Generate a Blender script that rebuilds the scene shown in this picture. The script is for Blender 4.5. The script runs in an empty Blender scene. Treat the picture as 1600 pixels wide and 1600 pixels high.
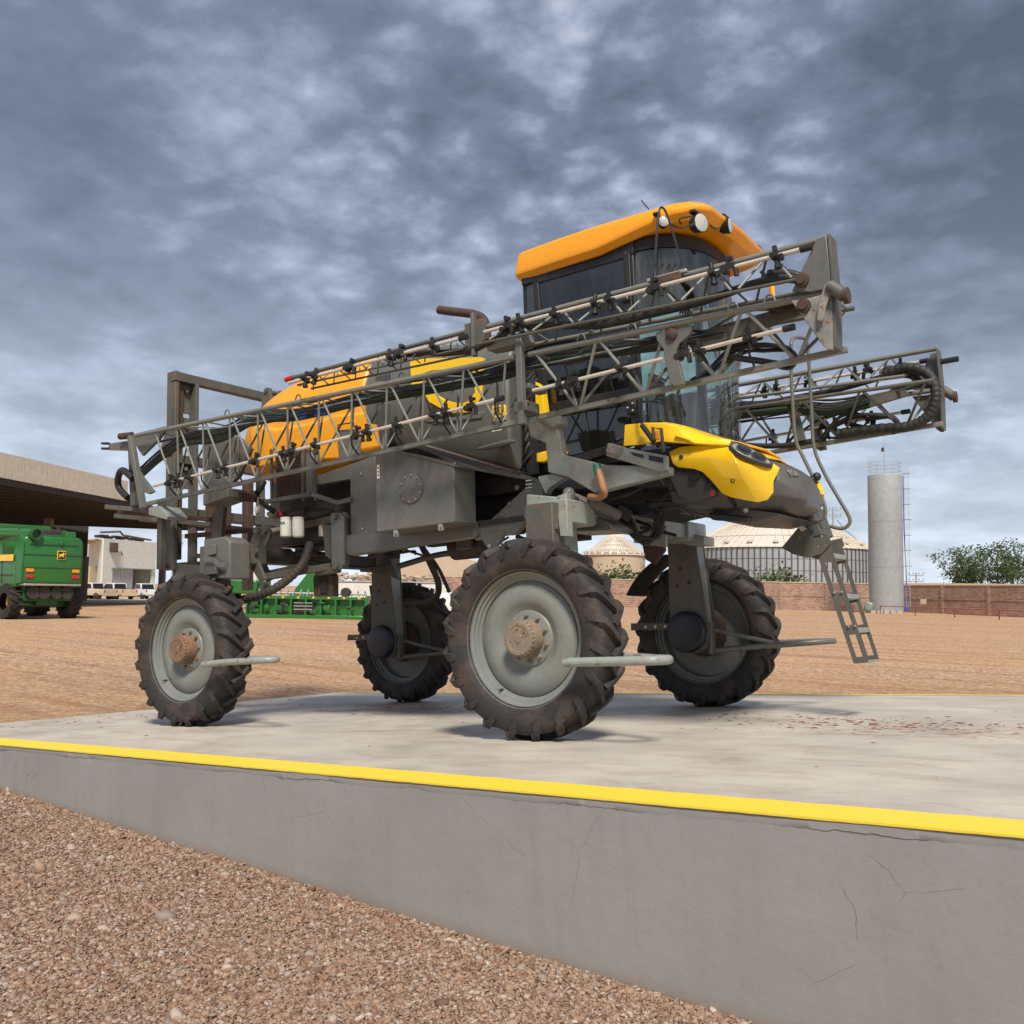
import bpy, bmesh, math, random
from mathutils import Vector, Matrix, noise
import numpy as np
R = math.radians
random.seed(7)
SC = bpy.context.scene
COL = SC.collection

# ------------------------------------------------------------------ camera
CAM = Vector((4.68, -8.9085, 1.3246))
YAW, PITCH, ROLL, FPX = 2.1857, 0.0804506, 0.0161855, 1492.18   # FPX for a 1600 px frame
fw = Vector((math.cos(PITCH)*math.cos(YAW), math.cos(PITCH)*math.sin(YAW), math.sin(PITCH)))
r0 = Vector((math.sin(YAW), -math.cos(YAW), 0)); u0 = r0.cross(fw)
rt = math.cos(ROLL)*r0 + math.sin(ROLL)*u0
up = -math.sin(ROLL)*r0 + math.cos(ROLL)*u0
cd = bpy.data.cameras.new('camera'); cam = bpy.data.objects.new('camera', cd); COL.objects.link(cam)
m = Matrix.Identity(4)
for i in range(3):
    m[i][0] = rt[i]; m[i][1] = up[i]; m[i][2] = -fw[i]; m[i][3] = CAM[i]
cam.matrix_world = m
cd.sensor_width = 36; cd.lens = 36*FPX/1600; cd.clip_start = .1; cd.clip_end = 6000
SC.camera = cam
# the sprayer stands on a ramp: 4 degrees nose up
SL, TI = 0.0690527, -0.0128985
MACH = Matrix.Rotation(-SL, 4, 'Y') @ Matrix.Rotation(TI, 4, 'X')
MI = MACH.inverted()

def _ray(px, py):
    return (fw + rt*((px-800)/FPX) - up*((py-800)/FPX))
def S(px, py, Y):                      # measured point on the machine's lengthwise plane y=Y
    o = MI @ CAM; d = MI.to_3x3() @ _ray(px, py); t = (Y-o.y)/d.y; return o+d*t
def SX(px, py, X):
    o = MI @ CAM; d = MI.to_3x3() @ _ray(px, py); t = (X-o.x)/d.x; return o+d*t
def SZ(px, py, Z):
    o = MI @ CAM; d = MI.to_3x3() @ _ray(px, py); t = (Z-o.z)/d.z; return o+d*t
def G(px, py, z=-0.45):                # survey of a point on level ground
    d = _ray(px, py); t = (z-CAM.z)/d.z; return CAM+d*t
def D(px, py, dist):                   # survey of a point at a horizontal distance
    d = _ray(px, py); t = dist/math.hypot(d.x, d.y); return CAM+d*t

# ------------------------------------------------------------------ world, sun, exposure
W = bpy.data.worlds.new('World'); SC.world = W; W.use_nodes = True
SUN_EL, SUN_AZ = R(52), R(-50)       # direction to the sun: azimuth measured from +X
nt = W.node_tree; nt.nodes.clear(); N = nt.nodes.new; L = nt.links.new
def wn(t, **k):
    n = N(t)
    for a, b in k.items(): setattr(n, a, b)
    return n
out = wn('ShaderNodeOutputWorld'); bg = wn('ShaderNodeBackground'); L(bg.outputs[0], out.inputs[0])
sky = wn('ShaderNodeTexSky', sky_type='NISHITA', sun_disc=False, sun_elevation=SUN_EL, sun_rotation=math.pi/2-SUN_AZ)
tc = wn('ShaderNodeTexCoord'); sep = wn('ShaderNodeSeparateXYZ'); L(tc.outputs['Generated'], sep.inputs[0])
def mth(op, a, b=None, c=None):
    n = wn('ShaderNodeMath', operation=op)
    for i, v in enumerate((a, b, c)):
        if v is None: continue
        if isinstance(v, (int, float)): n.inputs[i].default_value = v
        else: L(v, n.inputs[i])
    return n.outputs[0]
zz = mth('ADD', mth('MAXIMUM', sep.outputs[2], 0.0), 0.24)
cx = mth('DIVIDE', sep.outputs[0], zz); cy = mth('DIVIDE', sep.outputs[1], zz)
cmb = wn('ShaderNodeCombineXYZ'); L(cx, cmb.inputs[0]); L(cy, cmb.inputs[1]); cmb.inputs[2].default_value = 3.1
def wnoise(scale, detail, rough, dist, off):
    mp = wn('ShaderNodeMapping'); mp.inputs['Location'].default_value = off; L(cmb.outputs[0], mp.inputs[0])
    n = wn('ShaderNodeTexNoise'); n.inputs['Scale'].default_value = scale; n.inputs['Detail'].default_value = detail
    n.inputs['Roughness'].default_value = rough; n.inputs['Distortion'].default_value = dist
    L(mp.outputs[0], n.inputs[0]); return n.outputs[0]
big = wnoise(1.1, 4, .5, .3, (5.7, 2.9, 0)); mid = wnoise(3.6, 8, .52, .15, (0, 4, 0)); fine = wnoise(20, 6, .6, .1, (7, 2, 1))
# two cloud masses: a heavy one high on the right, a thin mottled sheet to the left of it
def mass(px, py, width):
    d = _ray(px, py).normalized(); n = wn('ShaderNodeVectorMath', operation='DISTANCE'); L(tc.outputs['Generated'], n.inputs[0]); n.inputs[1].default_value = d
    return mth('EXPONENT', mth('MULTIPLY', mth('POWER', mth('DIVIDE', mth('ADD', n.outputs['Value'], mth('MULTIPLY', mth('SUBTRACT', mid, .5), .22)), width), 2.0), -1.0))
heavy = mass(1580, 150, .17); low_ = mass(1650, 520, .17); thin = mass(1000, 300, .38); smoothl = mass(80, 30, .34)
vd = wn('ShaderNodeTexNoise'); vd.inputs['Scale'].default_value = 6; L(cmb.outputs[0], vd.inputs[0])
va = wn('ShaderNodeMixRGB', blend_type='ADD'); va.inputs[0].default_value = .16; L(cmb.outputs[0], va.inputs[1]); L(vd.outputs['Color'], va.inputs[2])
rip = wn('ShaderNodeTexVoronoi', feature='SMOOTH_F1'); rip.inputs['Scale'].default_value = 13; rip.inputs['Smoothness'].default_value = .7; L(va.outputs[0], rip.inputs[0])
rip = mth('SUBTRACT', .42, rip.outputs['Distance'])
v = mth('ADD', mth('MULTIPLY', big, .40), mth('ADD', mth('MULTIPLY', mid, .34), mth('ADD', mth('MULTIPLY', rip, mth('ADD', .04, mth('MULTIPLY', thin, .24))), mth('MULTIPLY', fine, mth('ADD', .11, mth('MULTIPLY', thin, .16))))))
v = mth('ADD', v, mth('SUBTRACT', mth('ADD', .122, mth('MULTIPLY', thin, -.05)), mth('ADD', mth('MULTIPLY', heavy, .15), mth('ADD', mth('MULTIPLY', low_, .08), mth('MULTIPLY', smoothl, .06)))))
cr = wn('ShaderNodeValToRGB'); L(v, cr.inputs[0])
e = cr.color_ramp.elements
e[0].position = .36; e[0].color = (.050, .060, .084, 1)
e[1].position = .76; e[1].color = (.36, .40, .48, 1)
for p, c in ((.52, (.098, .115, .158, 1)), (.60, (.165, .188, .25, 1)), (.68, (.25, .275, .34, 1))):
    k = e.new(p); k.color = c
# towards the horizon the overcast thins to a paler band
hz = mth('POWER', mth('SUBTRACT', 1.0, mth('MINIMUM', mth('MULTIPLY', mth('MAXIMUM', sep.outputs[2], 0.0), 2.2), 1.0)), 2.2)
hm = mth('MULTIPLY', hz, mth('ADD', .25, mth('MULTIPLY', mid, 1.0)))
mx = wn('ShaderNodeMixRGB'); L(mth('MINIMUM', hm, 1.0), mx.inputs[0]); L(cr.outputs[0], mx.inputs[1]); mx.inputs[2].default_value = (.47, .53, .61, 1)
sk = wn('ShaderNodeMixRGB', blend_type='MULTIPLY'); sk.inputs[0].default_value = 1; L(sky.outputs[0], sk.inputs[1]); sk.inputs[2].default_value = (.06, .06, .06, 1)
fin = wn('ShaderNodeMixRGB'); fin.inputs[0].default_value = .88; L(sk.outputs[0], fin.inputs[1]); L(mx.outputs[0], fin.inputs[2])
L(fin.outputs[0], bg.inputs[0]); bg.inputs[1].default_value = 1.0
sl = bpy.data.lights.new('sun', 'SUN'); so = bpy.data.objects.new('sun', sl); COL.objects.link(so)
sl.energy = 2.1; sl.angle = R(12); sl.color = (1, .95, .87)
sd = Vector((math.cos(SUN_EL)*math.cos(SUN_AZ), math.cos(SUN_EL)*math.sin(SUN_AZ), math.sin(SUN_EL)))
so.rotation_euler = sd.to_track_quat('Z', 'Y').to_euler()
SC.view_settings.view_transform = 'Standard'; SC.view_settings.look = 'None'
SC.view_settings.exposure = 1.12; SC.view_settings.gamma = 1; SC.view_settings.use_curve_mapping = False

# ------------------------------------------------------------------ materials
def new_mat(name):
    mt = bpy.data.materials.new(name); mt.use_nodes = True; t = mt.node_tree
    return mt, t, t.nodes['Principled BSDF']
def nd(t, ty, ins=None, **k):
    n = t.nodes.new(ty)
    for a, b in k.items(): setattr(n, a, b)
    for a, b in (ins or {}).items():
        if hasattr(b, 'is_output') or isinstance(b, bpy.types.NodeSocket): t.links.new(b, n.inputs[a])
        else: n.inputs[a].default_value = b
    return n
def ramp(t, fac, stops):
    n = t.nodes.new('ShaderNodeValToRGB'); t.links.new(fac, n.inputs[0]); e = n.color_ramp.elements
    e[0].position, e[0].color = stops[0][0], (*stops[0][1], 1); e[1].position, e[1].color = stops[-1][0], (*stops[-1][1], 1)
    for p, c in stops[1:-1]:
        k = e.new(p); k.color = (*c, 1)
    return n.outputs[0]
def mixc(t, f, a, b, blend='MIX'):
    n = t.nodes.new('ShaderNodeMixRGB'); n.blend_type = blend
    for i, v in enumerate((f, a, b)):
        if isinstance(v, bpy.types.NodeSocket): t.links.new(v, n.inputs[i])
        elif isinstance(v, (int, float)): n.inputs[i].default_value = v
        else: n.inputs[i].default_value = (*v, 1)
    return n.outputs[0]
def mathn(t, op, a, b=0.0):
    n = t.nodes.new('ShaderNodeMath'); n.operation = op
    for i, v in enumerate((a, b)):
        if isinstance(v, bpy.types.NodeSocket): t.links.new(v, n.inputs[i])
        else: n.inputs[i].default_value = v
    return n.outputs[0]
BW = ((0, 0, 0), (1, 1, 1))
def paint(name, col, rough=.45, dirt=.35, dcol=(.28, .17, .1), metal=0., rust=0., scale=3., coat=0., bump=.15, var=.12):
    mt, t, b = new_mat(name)
    co = nd(t, 'ShaderNodeTexCoord').outputs['Object']
    n1 = nd(t, 'ShaderNodeTexNoise', {'Vector': co, 'Scale': scale, 'Detail': 9., 'Roughness': .65}).outputs[0]
    n2 = nd(t, 'ShaderNodeTexNoise', {'Vector': co, 'Scale': scale*7, 'Detail': 6., 'Roughness': .7}).outputs[0]
    mp = nd(t, 'ShaderNodeMapping', {'Vector': co}); mp.inputs['Scale'].default_value = (9, 9, .9)
    n3 = nd(t, 'ShaderNodeTexNoise', {'Vector': mp.outputs[0], 'Scale': 1.6, 'Detail': 5.}).outputs[0]
    base = mixc(t, ramp(t, n2, [(.3, BW[0]), (.7, BW[1])]), tuple(c*(1-var) for c in col), tuple(min(1, c*(1+var)) for c in col))
    dm = mathn(t, 'MULTIPLY', ramp(t, mathn(t, 'ADD', mathn(t, 'MULTIPLY', n1, .6), mathn(t, 'MULTIPLY', n3, .4)), [(.44, BW[0]), (.68, BW[1])]), dirt)
    c = mixc(t, dm, base, dcol)
    if rust:
        rm = ramp(t, nd(t, 'ShaderNodeTexNoise', {'Vector': co, 'Scale': scale*4+1, 'Detail': 10., 'Roughness': .75}).outputs[0], [(.62-rust*.3, BW[0]), (.68-rust*.3, BW[1])])
        c = mixc(t, rm, c, mixc(t, n2, (.09, .03, .015), (.28, .12, .05)))
    t.links.new(c, b.inputs['Base Color'])
    rr = ramp(t, n1, [(.3, (max(0, rough-.1),)*3), (.7, (min(1, rough+.18),)*3)]); t.links.new(rr, b.inputs['Roughness'])
    b.inputs['Metallic'].default_value = metal
    if coat: b.inputs['Coat Weight'].default_value = coat; b.inputs['Coat Roughness'].default_value = .12
    bp = nd(t, 'ShaderNodeBump', {'Height': n2, 'Strength': bump, 'Distance': .01}); t.links.new(bp.outputs[0], b.inputs['Normal'])
    return mt
M = {}
M['grey'] = paint('grey machine paint', (.118, .125, .112), .36, .25, bump=.05)
M['greydirty'] = paint('dusty grey machine paint', (.082, .088, .075), .55, .5, (.2, .13, .085), rust=.15)
M['greylight'] = paint('pale grey paint', (.25, .28, .25), .4, .35, (.3, .2, .13), rust=.12)
M['rim'] = paint('grey rim paint', (.185, .20, .18), .38, .22, (.3, .2, .13), bump=.04)
M['rimin'] = paint('muddy grey rim paint', (.16, .17, .16), .55, .5, (.17, .11, .07))
M['hub'] = paint('dusty brown hub casting', (.22, .18, .13), .7, .6, (.30, .20, .12), rust=.25, scale=6)
M['hubrear'] = paint('rust brown hub casting', (.20, .125, .08), .75, .6, (.28, .16, .09), rust=.35, scale=6)
M['orange'] = paint('orange tank plastic', (.90, .37, .008), .4, .18, (.5, .22, .05), coat=.15, bump=.03, var=.04)
M['roof'] = paint('orange cab roof', (.90, .35, .006), .34, .12, (.5, .22, .05), coat=.25, bump=.03, var=.04)
M['yellow'] = paint('yellow bodywork', (.95, .57, .006), .28, .12, (.6, .35, .06), coat=.4, bump=.02, var=.03)
M['charcoal'] = paint('charcoal plastic', (.06, .06, .058), .42, .25, (.16, .12, .09), bump=.04)
M['black'] = paint('black plastic', (.012, .012, .013), .45, .2, (.08, .06, .045), bump=.1)
M['navy'] = paint('black motor cover', (.012, .013, .024), .35, .12, (.06, .05, .04), bump=.05)
M['dark'] = paint('dark steel with underside shade', (.022, .020, .018), .6, .5, (.09, .06, .045), scale=5)  # underside parts: base colour lowered to hold the deep shade there
M['rubberhose'] = paint('black rubber hose', (.014, .015, .014), .55, .35, (.09, .07, .05), scale=8)
M['greenhose'] = paint('dark green sleeved hose', (.012, .03, .018), .55, .3, (.05, .06, .04), scale=10)
M['brownhose'] = paint('mud brown hose', (.035, .027, .021), .65, .5, (.09, .06, .04), scale=8)
M['rust'] = paint('rusty brown steel', (.06, .036, .027), .75, .5, (.13, .08, .055), rust=.2, scale=4)
M['exhaust'] = paint('rusty exhaust steel', (.055, .03, .022), .7, .4, (.12, .06, .04), rust=.2, scale=5)
M['steel'] = paint('stainless spray pipe', (.72, .66, .57), .3, .3, (.42, .30, .2), metal=.35, scale=6)
M['bolt'] = paint('zinc bolt', (.5, .48, .44), .4, .3, metal=.7)
M['white'] = paint('white plastic', (.78, .76, .68), .45, .15, (.5, .4, .28), bump=.03)
M['scratched'] = paint('grey paint scraped to pale metal', (.19, .20, .18), .5, .75, (.5, .42, .34), rust=.2, scale=5)
M['red'] = paint('red plastic', (.5, .02, .02), .4, .1)
M['blue'] = paint('blue plastic', (.03, .08, .4), .45, .1)
M['teal'] = paint('green hose fitting', (.03, .16, .08), .5, .2)
M['copper'] = paint('orange brown hose', (.42, .2, .09), .6, .4)
M['lens'] = paint('lamp lens', (.55, .55, .5), .15, .25, coat=.6, bump=.02)
M['lenschrome'] = paint('dark lamp bowl', (.16, .16, .17), .2, .2, metal=.6)
M['amber'] = paint('amber reflector', (.8, .28, .02), .25, .05)
M['green'] = paint('green farm machine paint', (.012, .145, .02), .3, .35, (.09, .12, .04), coat=.3, bump=.02)
M['greendark'] = paint('dark green steel', (.015, .09, .02), .5, .4, (.08, .07, .04))  # darker green for frames, mouldings and seams
M['treegreen'] = paint('leaf green', (.045, .075, .022), .7, .3, (.07, .09, .03), scale=.5, var=.4)
M['treelight'] = paint('lighter leaf green', (.085, .12, .04), .7, .3, (.05, .08, .02), scale=.5, var=.4)
M['bark'] = paint('pale bark', (.16, .12, .09), .85, .4)
M['beige'] = paint('beige wall', (.5, .4, .28), .8, .3, (.4, .28, .18), scale=.6)
M['whitewall'] = paint('white render', (.68, .66, .6), .8, .2, (.5, .42, .32), scale=.3)
M['fascia'] = paint('beige roof sheeting', (.72, .66, .52), .55, .15, (.38, .3, .22), scale=.4)
M['shade'] = paint('dark steel with painted shade', (.03, .028, .026), .8, .2)  # near-black base puts the shade under the canopy into the colour
M['roofsheet'] = paint('dusty silo roof sheeting', (.66, .58, .48), .55, .25, (.5, .36, .25), scale=.3)
M['silowall'] = paint('galvanised silo wall', (.40, .42, .43), .5, .3, (.3, .25, .2), scale=.4, metal=.3)
M['silorib'] = paint('dark silo stiffener', (.07, .08, .09), .5, .2)
M['concretetower'] = paint('grey tower paint', (.31, .325, .32), .6, .2, (.26, .25, .23), scale=.3)
M['carwhite'] = paint('white car paint', (.72, .72, .7), .25, .1, coat=.5)
M['carmud'] = paint('car paint caked in orange dust', (.6, .50, .38), .5, .95, (.55, .31, .13), scale=.9)
M['carglass'] = paint('dark car glass', (.015, .018, .02), .08, .05, bump=0)
M['redrail'] = paint('red oxide pipe', (.33, .09, .05), .6, .3)
M['wood'] = paint('brown column', (.12, .09, .07), .8, .4)
M['trunkgrey'] = paint('dark tyre', (.02, .018, .016), .8, .5, (.1, .07, .045), scale=2)

def rubber():
    mt, t, b = new_mat('muddy tyre rubber')
    co = nd(t, 'ShaderNodeTexCoord').outputs['Object']
    n1 = nd(t, 'ShaderNodeTexNoise', {'Vector': co, 'Scale': 3.2, 'Detail': 10., 'Roughness': .7}).outputs[0]
    n2 = nd(t, 'ShaderNodeTexNoise', {'Vector': co, 'Scale': 40., 'Detail': 6., 'Roughness': .7}).outputs[0]
    base = mixc(t, n2, (.014, .013, .0125), (.034, .030, .027))
    dust = mixc(t, n2, (.06, .04, .029), (.15, .098, .064))
    mk = mathn(t, 'MULTIPLY', ramp(t, n1, [(.47, BW[0]), (.70, BW[1])]), .8)
    sc = nd(t, 'ShaderNodeTexNoise', {'Vector': co, 'Scale': 14., 'Detail': 8., 'Roughness': .8, 'Distortion': 2.}).outputs[0]
    c = mixc(t, mk, base, dust); c = mixc(t, mathn(t, 'MULTIPLY', ramp(t, sc, [(.6, BW[0]), (.7, BW[1])]), .25), c, (.2, .15, .11))
    t.links.new(c, b.inputs['Base Color']); b.inputs['Roughness'].default_value = .72
    bp = nd(t, 'ShaderNodeBump', {'Height': n2, 'Strength': .35, 'Distance': .01}); t.links.new(bp.outputs[0], b.inputs['Normal'])
    return mt
M['rubber'] = rubber()
def glass(name, tint, refl=.1, rough=.02, dust=.12):
    mt, t, b = new_mat(name); o = t.nodes['Material Output']
    tr = nd(t, 'ShaderNodeBsdfTransparent', {'Color': (*tint, 1)}); gl = nd(t, 'ShaderNodeBsdfGlossy', {'Roughness': rough})
    fr = nd(t, 'ShaderNodeFresnel', {'IOR': 1.6})
    mx = nd(t, 'ShaderNodeMixShader', {0: mathn(t, 'ADD', fr.outputs[0], refl), 1: tr.outputs[0], 2: gl.outputs[0]})
    df = nd(t, 'ShaderNodeBsdfDiffuse', {'Color': (.3, .31, .29, 1)})
    co = nd(t, 'ShaderNodeTexCoord').outputs['Object']
    mp = nd(t, 'ShaderNodeMapping', {'Vector': co}); mp.inputs['Scale'].default_value = (7, 7, .7)
    n = nd(t, 'ShaderNodeTexNoise', {'Vector': mp.outputs[0], 'Scale': 2.2, 'Detail': 8., 'Roughness': .7}).outputs[0]
    m2 = nd(t, 'ShaderNodeMixShader', {0: mathn(t, 'MULTIPLY', ramp(t, n, [(.35, BW[0]), (.75, BW[1])]), dust*.5), 1: mx.outputs[0], 2: df.outputs[0]})
    t.links.new(m2.outputs[0], o.inputs[0]); return mt
M['windshield'] = glass('pale green windscreen glass', (.66, .84, .76), .10, .02, .45)
M['doorglass'] = glass('dark tinted door glass', (.10, .12, .13), .06, .03, .12)

# ------------------------------------------------------------------ mesh builder
class MB:
    def __init__(s): s.v = []; s.f = []; s.sm = []
    def add(s, vs, fs, smooth=False):
        o = len(s.v); s.v += [Vector(v) for v in vs]
        for f in fs: s.f.append([o+i for i in f]); s.sm.append(smooth)
        return s
    def box(s, c, d, rot=None):
        c = Vector(c); h = Vector(d)/2
        vs = [Vector((x*h.x, y*h.y, z*h.z)) for x in (-1, 1) for y in (-1, 1) for z in (-1, 1)]
        if rot: vs = [rot @ v for v in vs]
        return s.add([c+v for v in vs], [(0, 1, 3, 2), (4, 6, 7, 5), (0, 4, 5, 1), (2, 3, 7, 6), (0, 2, 6, 4), (1, 5, 7, 3)])
    def hexa(s, p): return s.add(p, [(0, 1, 2, 3), (7, 6, 5, 4), (0, 4, 5, 1), (1, 5, 6, 2), (2, 6, 7, 3), (3, 7, 4, 0)])
    def prism(s, pts, ex):
        pts = [Vector(p) for p in pts]; ex = Vector(ex); n = len(pts)
        return s.add(pts+[p+ex for p in pts], [list(range(n))[::-1], list(range(n, 2*n))]+[(i, (i+1) % n, n+(i+1) % n, n+i) for i in range(n)])
    def bar(s, a, b, w, h, up=(0, 0, 1)):
        a = Vector(a); b = Vector(b); d = (b-a).normalized(); up = Vector(up)
        if abs(d.dot(up)) > .98: up = Vector((1, 0, 0))
        x = d.cross(up).normalized()*w/2; z = x.cross(d).normalized()*h/2
        return s.hexa([a-x-z, a+x-z, a+x+z, a-x+z, b-x-z, b+x-z, b+x+z, b-x+z])
    def tube(s, path, r, seg=8, closed=False, sub=0):
        P = [Vector(p) for p in path]
        if sub:
            Q = []; n = len(P)
            for i in range(n-1):
                a, b, c, d = P[max(i-1, 0)], P[i], P[i+1], P[min(i+2, n-1)]
                for k in range(sub):
                    t = k/sub
                    Q.append(.5*((2*b)+(c-a)*t+(2*a-5*b+4*c-d)*t*t+(3*b-a-3*c+d)*t**3))
            P = Q+[P[-1]]
        n = len(P); vs = []; fs = []; prev = None
        for i in range(n):
            d = (P[min(i+1, n-1)]-P[max(i-1, 0)]).normalized()
            if prev is None:
                u = d.cross(Vector((0, 0, 1)));
                if u.length < .1: u = d.cross(Vector((0, 1, 0)))
            else: u = prev-d*prev.dot(d)
            u.normalize(); prev = u; w = d.cross(u)
            rr = r(i/(n-1)) if callable(r) else r
            vs += [P[i]+(u*math.cos(2*math.pi*k/seg)+w*math.sin(2*math.pi*k/seg))*rr for k in range(seg)]
        for i in range(n-1):
            for k in range(seg):
                fs.append((i*seg+k, i*seg+(k+1) % seg, (i+1)*seg+(k+1) % seg, (i+1)*seg+k))
        o = len(s.v); s.add(vs, fs, True); s.add(vs[:seg], [tuple(range(seg))[::-1]]); s.add(vs[-seg:], [tuple(range(seg))])
        return s
    def lathe(s, prof, c, ax, seg=48, smooth=True):      # prof: (radius, offset along axis)
        c = Vector(c); ax = Vector(ax).normalized(); u = ax.orthogonal().normalized(); w = ax.cross(u); vs = []; fs = []
        for r, t in prof:
            vs += [c+ax*t+(u*math.cos(2*math.pi*k/seg)+w*math.sin(2*math.pi*k/seg))*r for k in range(seg)]
        for i in range(len(prof)-1):
            for k in range(seg): fs.append((i*seg+k, i*seg+(k+1) % seg, (i+1)*seg+(k+1) % seg, (i+1)*seg+k))
        return s.add(vs, fs, smooth)
    def disc(s, c, ax, r, h, seg=20): return s.lathe([(1e-4, 0), (r, 0), (r, h), (1e-4, h)], c, ax, seg, False)
    def ball(s, c, r, seg=12):
        return s.lathe([(max(1e-4, r*math.sin(math.pi*i/seg)), -r*math.cos(math.pi*i/seg)) for i in range(seg+1)], c, (0, 0, 1), seg)
    def loft(s, rings, cap=True, smooth=True):
        n = len(rings[0]); vs = [p for r in rings for p in r]; fs = []
        for i in range(len(rings)-1):
            for k in range(n): fs.append((i*n+k, i*n+(k+1) % n, (i+1)*n+(k+1) % n, (i+1)*n+k))
        s.add(vs, fs, smooth)
        if cap: s.add(rings[0], [tuple(range(n))[::-1]]); s.add(rings[-1], [tuple(range(n))])
        return s
    def mesh(s, name, mat):
        me = bpy.data.meshes.new(name); me.from_pydata([tuple(v) for v in s.v], [], s.f)
        me.polygons.foreach_set('use_smooth', s.sm); me.materials.append(mat); 
        bm = bmesh.new(); bm.from_mesh(me); bmesh.ops.remove_doubles(bm, verts=bm.verts, dist=1e-5); bmesh.ops.recalc_face_normals(bm, faces=bm.faces); bm.to_mesh(me); bm.free(); me.set_sharp_from_angle(angle=R(42))
        return me
    def build(s, name, mat, parent=None, bevel=0, sharp=True, label=None):
        if isinstance(mat, str): mat = M[mat]
        o = bpy.data.objects.new(name, s.mesh(name, mat)); COL.objects.link(o)
        if parent: o.parent = parent
        if bevel:
            b = o.modifiers.new('bevel', 'BEVEL'); b.width = bevel; b.segments = 2; b.limit_method = 'ANGLE'; b.angle_limit = R(35)
        if label: o['label'] = label
        return o
def tag(o, label=None, cat=None, group=None, kind=None):
    if label: o['label'] = label
    if cat: o['category'] = cat
    if group: o['group'] = group
    if kind: o['kind'] = kind
    return o
def empty(name, loc=(0, 0, 0), rz=0, parent=None):
    o = bpy.data.objects.new(name, None); COL.objects.link(o); o.location = loc; o.rotation_euler = (0, 0, rz); o.empty_display_size = .2
    if parent: o.parent = parent
    return o
def copy_tree(o, parent=None):
    c = o.copy(); COL.objects.link(c); c.parent = parent
    for ch in list(o.children): copy_tree(ch, c)
    return c
def text_mesh(s, size, ext, parent, mat, matrix, name='lettering'):
    cu = bpy.data.curves.new(name, 'FONT'); cu.body = s; cu.size = size; cu.extrude = ext; cu.align_x = 'CENTER'; cu.align_y = 'CENTER'; cu.offset = size*.02
    to = bpy.data.objects.new(name, cu); COL.objects.link(to); dg = bpy.context.evaluated_depsgraph_get(); dg.update()
    me = bpy.data.meshes.new_from_object(to.evaluated_get(dg)); bpy.data.objects.remove(to)
    me.materials.clear(); me.materials.append(M[mat]); me.transform(matrix)
    o = bpy.data.objects.new(name, me); COL.objects.link(o); o.parent = parent; return o
def frame(org, xdir, ydir):
    x = Vector(xdir).normalized(); z = x.cross(Vector(ydir)).normalized(); y = z.cross(x)
    mm = Matrix.Identity(4)
    for i in range(3): mm[i][0] = x[i]; mm[i][1] = y[i]; mm[i][2] = z[i]; mm[i][3] = org[i]
    return mm

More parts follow.
